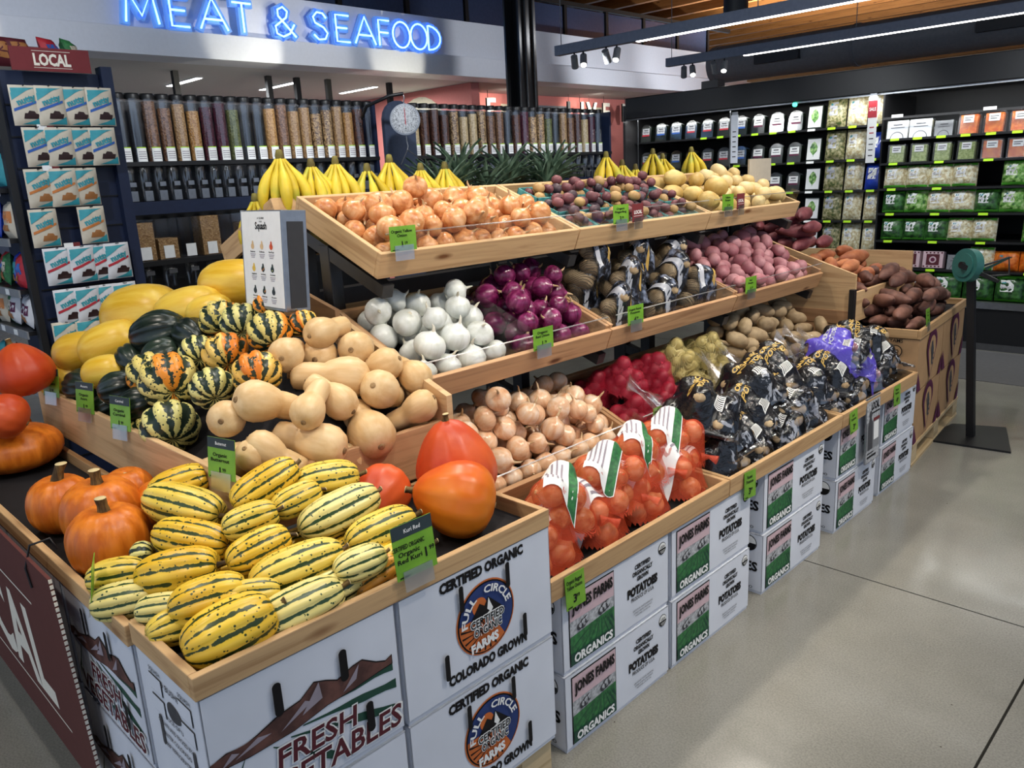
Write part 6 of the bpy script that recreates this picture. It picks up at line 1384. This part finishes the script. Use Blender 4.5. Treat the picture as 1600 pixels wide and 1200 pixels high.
mb.build('dial_marks', 'ink', SC); mb = MB(); Print(mb, d*.031, rr, (0, 0, 1), .001).poly([(-.002, -.03), (.006, -.05), (.003, .095), (-.001, .095)], 0); mb.build('needle', 'bagred', SC)
MB().tube([(0, 0, .125), (0, 0, .15), (.01, 0, .17), (0, 0, .2)], [.006, .004, .005, .004], 8).build('hook', 'steel', SC)
MB().tube([(0, 0, .205), (-.05, -.10, .19), (-.22, -.22, .12), (-.38, -.16, .04)], [.014]*4, 6).build('arm', 'black', SC)
MB().tube([(0, 0, -.125), (0, 0, -.17), (.0, .01, -.21), (0, 0, -.24)], [.005]*4, 8).build('lower_hook', 'steel', SC)
MB().tube([(0, 0, -.24), (0, .16, -.335)], [.004, .004], 6).build('pan_chain', 'steel', SC); MB().tube([(0, 0, -.24), (.05, -.12, -.36)], [.004, .004], 6).build('pan_chain', 'steel', SC)
# ================================================================ refrigerated wall case
FX0, FX1, FY = -5.84, 2.6, 7.86
FC = thing('refrigerated_case', 'long black open refrigerated wall case of packaged salads', 'refrigerator', (FX0, FY, 0)); W = FX1-FX0
MB().box((0, 0, 2.27), (W, .55, 2.50)).build('canopy', 'black', FC, bevel=.01)
MB().box((0, .02, 2.255), (W, .05, 2.27)).build('canopy_trim', 'steel', FC)
MB().box((.05, .08, 2.262), (W, .12, 2.269)).build('case_light', 'ledwhite', FC)
MB().box((-.03, 0, 0), (.0, 1.0, 2.42)).build('end_panel', 'dark', FC)
MB().box((0, .92, .3), (W, 1.0, 2.5)).build('back_panel', 'black', FC)
MB().box((0, .0, .0), (W, .95, .36)).build('base', 'black', FC)
MB().box((2.3, -.02, .37), (W, .03, .43)).build('bumper_rail', 'steel', FC)
M['kick'] = flat('kick_plate', lin(74, 74, 76), .5, .3)
MB().box((0, -.012, .0), (W, -.001, .06)).build('kick_plate', 'kick', FC)
mb = MB(); P = Print(mb, (4.1, -.001, 0), (1, 0, 0), (0, 0, 1), .001)
for k in range(3): P.rect(.28, .20+.035*k, .40-.04*(k == 1), .212+.035*k, 0)
mb.build('notice', 'paper', FC)
lamp('AREA', 'case_led', (-3.2, FY+.02, 2.25), (-3.2, FY+.25, 1.0), 9, (.97, 1, .97), shape='RECTANGLE', size=6.5, size_y=.06)
lamp('AREA', 'case_led', (-1.6, FY-.05, 2.25), (-1.6, FY+.2, .6), 14, (.97, 1, .97), shape='RECTANGLE', size=3.4, size_y=.06)
MB().box((0, .95, 2.5), (W, 1.0, 2.505)).build('top_cap', 'black', FC)
# shelves
ZA = (2.02, 1.71, 1.42, 1.13, .82); ZB = (1.875, 1.66, 1.43, 1.205, .955, .70, .43); XS = 2.86
for z in ZA: MB().box((.02, .16, z-.03), (XS, .9, z-.012)).build('shelf', 'black', FC)
for z in ZB: MB().box((XS+.02, .06, z-.03), (W, .9, z-.012)).build('shelf', 'black', FC)
MB().box((XS, .1, .4), (XS+.015, .9, 2.27)).build('partition', 'black', FC)
for x in (.14, 1.32): MB().box((x, .05, 1.0), (x+.006, .06, 2.25)).build('shelf_post', 'steel', FC)
M['salad'] = two('salad_leaves', lin(44, 90, 34), lin(120, 176, 76), 26, .38, .62, .3, .5, c=lin(190, 214, 150))
M['salad2'] = two('dark_salad_leaves', lin(24, 56, 28), lin(70, 124, 58), 26, .38, .62, .3, .5)
M['slaw'] = two('pale_slaw', lin(190, 170, 126), lin(222, 210, 170), 40, .38, .62, .35, .5, c=lin(238, 236, 214))
M['carrot'] = two('carrot_orange', lin(212, 92, 20), lin(240, 136, 44), 40, rough=.35)
M['sprout'] = two('cut_green_veg', lin(140, 162, 70), lin(196, 210, 128), 55, .36, .64, .35, .5)
M['mixveg'] = two('mixed_salad', lin(70, 88, 46), lin(150, 144, 96), 36, .36, .64, .35, .5, c=lin(206, 196, 160))
M['clam'] = clear('clamshell_plastic', (.72, .75, .76, 1), .16, .14)
M['darkgreens'] = two('dark_packed_greens', lin(12, 20, 14), lin(34, 48, 34), 22, rough=.4)
M['redcab'] = flat('red_cabbage_print', lin(96, 30, 62), .5, .3)
def salad(m, w, h, b, seed, lab='paper', band=None):
    mb, f = pillow_mb(w, h, b, seed, .55, 10, 10); body = mb.mesh('bag', m); pr = MB()
    onf_grid(pr, f, [(-w*.30, -h*.12), (w*.12, -h*.12), (w*.12, h*.32), (-w*.30, h*.32)], 0, 2, 5, 5)
    onf_grid(pr, f, [(-w*.24, h*.20), (-w*.12, h*.20), (-w*.12, h*.28), (-w*.24, h*.28)], 1, 4, 2, 2)
    for k in range(3): onf_grid(pr, f, [(-w*.26, h*(.02+.05*k)), (w*(.0+.03*k), h*(.02+.05*k)), (w*(.0+.03*k), h*(.04+.05*k)), (-w*.26, h*(.04+.05*k))], 2, 4, 3, 1)
    if band: onf_grid(pr, f, [(-w*.47, h*.38), (w*.47, h*.38), (w*.47, h*.49), (-w*.47, h*.49)], 3, 1, 5, 2); onf_grid(pr, f, [(-w*.47, -h*.49), (w*.47, -h*.49), (w*.47, -h*.40), (-w*.47, -h*.40)], 3, 1, 5, 2)
    return [('bag', body), ('print', pr.mesh('print', [lab, 'teal', 'mauve', band or 'labelgreen']))]
M['brightgreen'] = flat('bright_green_film', lin(96, 190, 60), .3, .5)
def clamshell(m, lab, col, w=.15, h=.22, d=.08):
    a = MB(); a.box((-w/2+.004, -d/2+.006, -h/2+.004), (w/2-.004, d/2-.006, h/2-.03)); 
    pts = [(-w/2, -h/2), (w/2, -h/2), (w/2, h*.2), (w*.36, h*.42), (w*.15, h/2), (-w*.15, h/2), (-w*.36, h*.42), (-w/2, h*.2)]; n = len(pts)
    c = MB(); c.add([(x, -d/2, z) for x, z in pts]+[(x*.97, d/2, z*.97) for x, z in pts], [tuple(range(n)), tuple(range(n, 2*n))[::-1]]+[(i, i+n, (i+1) % n+n, (i+1) % n) for i in range(n)])
    l = MB(); P = Print(l, (0, -d/2, 0), (1, 0, 0), (0, 0, 1), .001); P.rect(-w*.34, -h*.1, w*.34, h*.30, 0); P.rect(-w*.34, -h*.1, w*.34, -h*.02, 1, 1); P.rect(-w*.24, h*.08, w*.24, h*.11, 2, 1); P.rect(-w*.18, h*.18, w*.18, h*.23, 2, 1)
    return [('contents', a.mesh('contents', m)), ('clamshell', c.mesh('clamshell', 'clam')), ('label', l.mesh('label', [lab, col, 'ink2']))]
def leafcard():
    a = MB().box((-.075, -.03, -.11), (.075, .04, .11)); c = MB().box((-.068, -.036, -.10), (.068, -.031, .10)); l = MB(); P = Print(l, (0, -.036, 0), (1, 0, 0), (0, 0, 1), .001)
    P.poly([(0, -.06), (.035, -.02), (.04, .02), (.02, .06), (0, .075), (-.02, .06), (-.04, .02), (-.035, -.02)], 0); P.rect(-.002, -.07, .002, .06, 1, 1)
    return [('box', a.mesh('box', 'darkgreens')), ('card', c.mesh('card', 'paper')), ('print', l.mesh('print', ['salad', 'labelgreen']))]
def traypack(m, w=.17, h=.15, d=.07, top='paper', full=False):
    a = MB().box((-w/2+.012, -d/2+.01, -h/2+.012), (w/2-.012, d/2-.01, h/2-.012)); c = MB().box((-w/2, -d/2, -h/2), (w/2, d/2, h/2)); l = MB(); P = Print(l, (0, -d/2, 0), (1, 0, 0), (0, 0, 1), .0012)
    if full: P.rect(-w*.46, -h*.46, w*.46, h*.46, 0); P.poly([(w*.3*math.cos(t), -h*.46+h*.34*math.sin(t)) for t in np.linspace(0, PI, 14)], 1, 1); P.poly([(w*.27*math.cos(t), -h*.46+h*.30*math.sin(t)) for t in np.linspace(0, PI, 14)], 0, 2); P.rect(-w*.2, h*.22, w*.2, h*.27, 1, 1); P.rect(-w*.3, h*.08, w*.3, h*.11, 1, 1)
    else: P.rect(-w*.26, h*.06, w*.26, h*.40, 0); P.rect(-w*.2, h*.26, w*.2, h*.30, 1, 1); P.rect(-w*.2, h*.16, w*.12, h*.20, 1, 1)
    cc = c.mesh('tray_film', 'clam' if full else 'cling')
    return [('contents', a.mesh('contents', m)), ('tray_film', cc), ('label', l.mesh('label', [top, 'ink2']))]
def carton_small():
    a = MB().box((-.085, -.05, -.075), (.085, .05, .075)); l = MB(); P = Print(l, (0, -.05, 0), (1, 0, 0), (0, 0, 1), .001); P.rect(-.055, -.05, .055, .05, 0); P.disc(0, 0, .03, 1, 1); P.disc(0, 0, .018, 2, 2)
    for k in range(10): P.disc(-.072+.144*((k*7) % 10)/9, (-.062, .062)[k % 2], .008, 0, 1, 8)
    return [('box', a.mesh('box', 'pinksky')), ('print', l.mesh('print', ['maroon', 'pinksky', 'redcab']))]
KIND = {
 'dark': ('dark clamshell of greens with a small label', clamshell('darkgreens', 'greyprint', 'bagred')),
 'dark2': ('dark clamshell of greens with a blue label', clamshell('darkgreens', 'greyprint', 'bagblue')),
 'clam': ('clamshell of greens with a white and plum label', clamshell('darkgreens', 'paper', 'redcab')),
 'leaf': ('white card pack with a single green leaf', leafcard()),
 'mix': ('mixed salad bag with pale blue label', salad('mixveg', .19, .28, .05, 1, 'silver')),
 'cab': ('bag of shredded slaw with a teal badge', salad('slaw', .185, .28, .05, 2)),
 'blue': ('royal blue bag of shredded vegetables', salad('royal', .19, .24, .05, 3)),
 'whitetray': ('white sleeved tray with a curved printed line', traypack('slaw', .20, .17, .07, 'white', True)),
 'blacktray': ('dark sleeved tray with a curved printed line', traypack('darkgreens', .16, .14, .07, 'grey', True)),
 'orangetray': ('white and orange sleeved tray of cut carrots', traypack('carrot', .16, .18, .07, 'paper', False)),
 'greentray': ('clear tray of cut green vegetables', traypack('sprout', .15, .17, .07, 'paper')),
 'carrottray': ('clear tray of bright orange carrots', traypack('carrot', .16, .17, .07, 'paper')),
 'pale': ('pale green salad kit bag', salad('slaw', .20, .20, .06, 4, 'paper', 'brightgreen')),
 'green': ('bright green salad bag with a white label', salad('salad', .20, .205, .06, 5, 'paper', 'brightgreen')),
 'dgreen': ('dark green spinach bag with a pale label', salad('salad2', .20, .195, .06, 6, 'paper', 'brightgreen')),
 'pinkbox': ('pink printed carton with a maroon panel', carton_small()),
 'carrotbag': ('bag of orange baby carrots', salad('carrot', .19, .17, .05, 7, 'orangeprint')),
 'big': ('large dark salad bag', salad('salad2', .25, .23, .08, 8, 'paper', 'brightgreen')),
}
tagm = MB().box((-.038, -.004, -.011), (.038, .0, .011)).mesh('shelf_tag', 'greentag'); tagw = MB().box((-.038, -.004, -.011), (.038, .0, .011)).mesh('shelf_tag', 'paper')
RN = ('top', 'second', 'third', 'fourth', 'fifth', 'sixth', 'bottom')
def pack(kind, x, y, zb, sec, r, q, tg=None, tilt=-.10):
    lab, parts = KIND[kind]; h = max(v.co.z for v in parts[0][1].vertices)
    o = obj('package', parts[0][1], None, (x, y, zb-.01+h), (R(-6)+tilt*.3, 0, .06*math.sin(x*9+r))) 
    for n_, m_ in parts[1:]: obj(n_, m_, o)
    tag(o, '%s, %s on the %s %s cold shelf' % (lab, ordn(q), RN[r], sec), 'package', 'packages in the %s half of the cold case' % sec)
    if tg: obj('shelf_tag', tagm if tg == 1 else tagw, FC, (x-FX0, (.16 if sec == 'left' else .06)-.002, zb-.022), (R(-15), 0, 0))
colsA = ['dark', 'dark2', 'dark2', 'dark', 'dark', 'dark', 'dark2', 'clam', 'clam', 'clam', 'leaf', 'mix', 'cab', 'blue']
for r, z in enumerate(ZA):
    for q, k in enumerate(colsA):
        x = FX0+.13+.203*q
        if r == 2 and x < -4.55: continue
        if r >= 3 and x < -4.0: continue
        if k == 'blue' and r in (0, 3, 4): k = 'cab'
        pack(k, x, FY+.27, z, 'left', r, q, None if q < 4 else (2 if k == 'leaf' else 1))
rowsB = [['whitetray', 'whitetray', 'blacktray', 'orangetray', 'orangetray', 'orangetray', 'whitetray', 'orangetray'], ['greentray', 'greentray', 'greentray', 'greentray', 'carrottray', 'carrottray', 'carrottray', 'carrottray'], ['pale', 'pale', 'pale', 'pale', None, 'green', 'green', 'green'], ['dgreen', 'green', 'pale', 'pale', 'dgreen', 'green', 'dgreen', 'green'], ['dgreen', 'dgreen', 'dgreen', 'pale', 'pale', None, 'green', 'green'], ['pinkbox', 'pinkbox', 'pinkbox', 'blacktray', 'pale', 'carrotbag', 'carrotbag', 'carrotbag'], ['big', 'big', 'big', 'big', 'big', 'big', None, None]]
for r, z in enumerate(ZB):
    pitch = .196 if r < 6 else .26
    for q, k in enumerate(rowsB[r]):
        if k: pack(k, FX0+XS+.14+pitch*q, FY+.15, z, 'right', r, q, 1 if q % 2 == 0 or r == 0 else None)
for x in (.35, 1.1, 1.75, 2.3): obj('shelf_tag', tagw, FC, (XS+x-.2, .055, 2.06), scale=(1.3, 1, 1.2))
MB().box((XS+.02, .06, 2.035), (W, .07, 2.055)).build('tag_rail', 'dark', FC)
for nm, x, m0, z0, z1, lab in (('aisle_blade_sign', -4.42, 'white', 1.72, 2.2, 'tall narrow white sign hanging in front of the dark clamshells'), ('aisle_blade_sign', -3.02, 'paper', 1.66, 2.24, 'tall narrow white and red sign hanging beside the blue bags')):
    o = thing(nm, lab, 'sign', (x, FY-.03, z0)); MB().box((-.04, 0, 0), (.04, .006, z1-z0)).build('blade', m0, o); MB().box((-.03, .0, z1-z0), (.03, .012, z1-z0+.03)).build('clip', 'steel', o)
    mb = MB(); P = Print(mb, (0, 0, 0), (1, 0, 0), (0, 0, 1), .001)
    for k in range(6): P.rect(-.02, .06+.05*k, .02, .07+.05*k, 1 if 'red' in lab and k > 3 else 0)
    if 'red' in lab: P.rect(-.04, .40, .04, .55, 1); P.text('SALE', 0, .46, .03, 2, 1, w=.06)
    mb.build('print', ['ink2', 'bagred', 'paper'], o)
MB().box((.85, .25, 2.5), (1.05, .4, 2.60)).build('junction_box', 'dark', FC)
MB().cyl((2.05, -.004, 2.245), (2.05, .02, 2.245), .02, n=12).build('status_lamp', emis('green_lamp', (.05, .9, .5, 1), 4), FC)
for nm, x, y, z, lab in (('tray_placard', -2.35, 4.47, 1.60, 'blank pale board standing behind the pale yellow potatoes'),):
    o = thing(nm, lab, 'board', (x, y, z), (0, 0, EA)); MB().box((-.13, 0, 0), (.13, .01, .13)).build('panel', 'bagcream', o); MB().box((-.005, .01, -.02), (.005, .02, .13)).build('edge', 'paper', o)
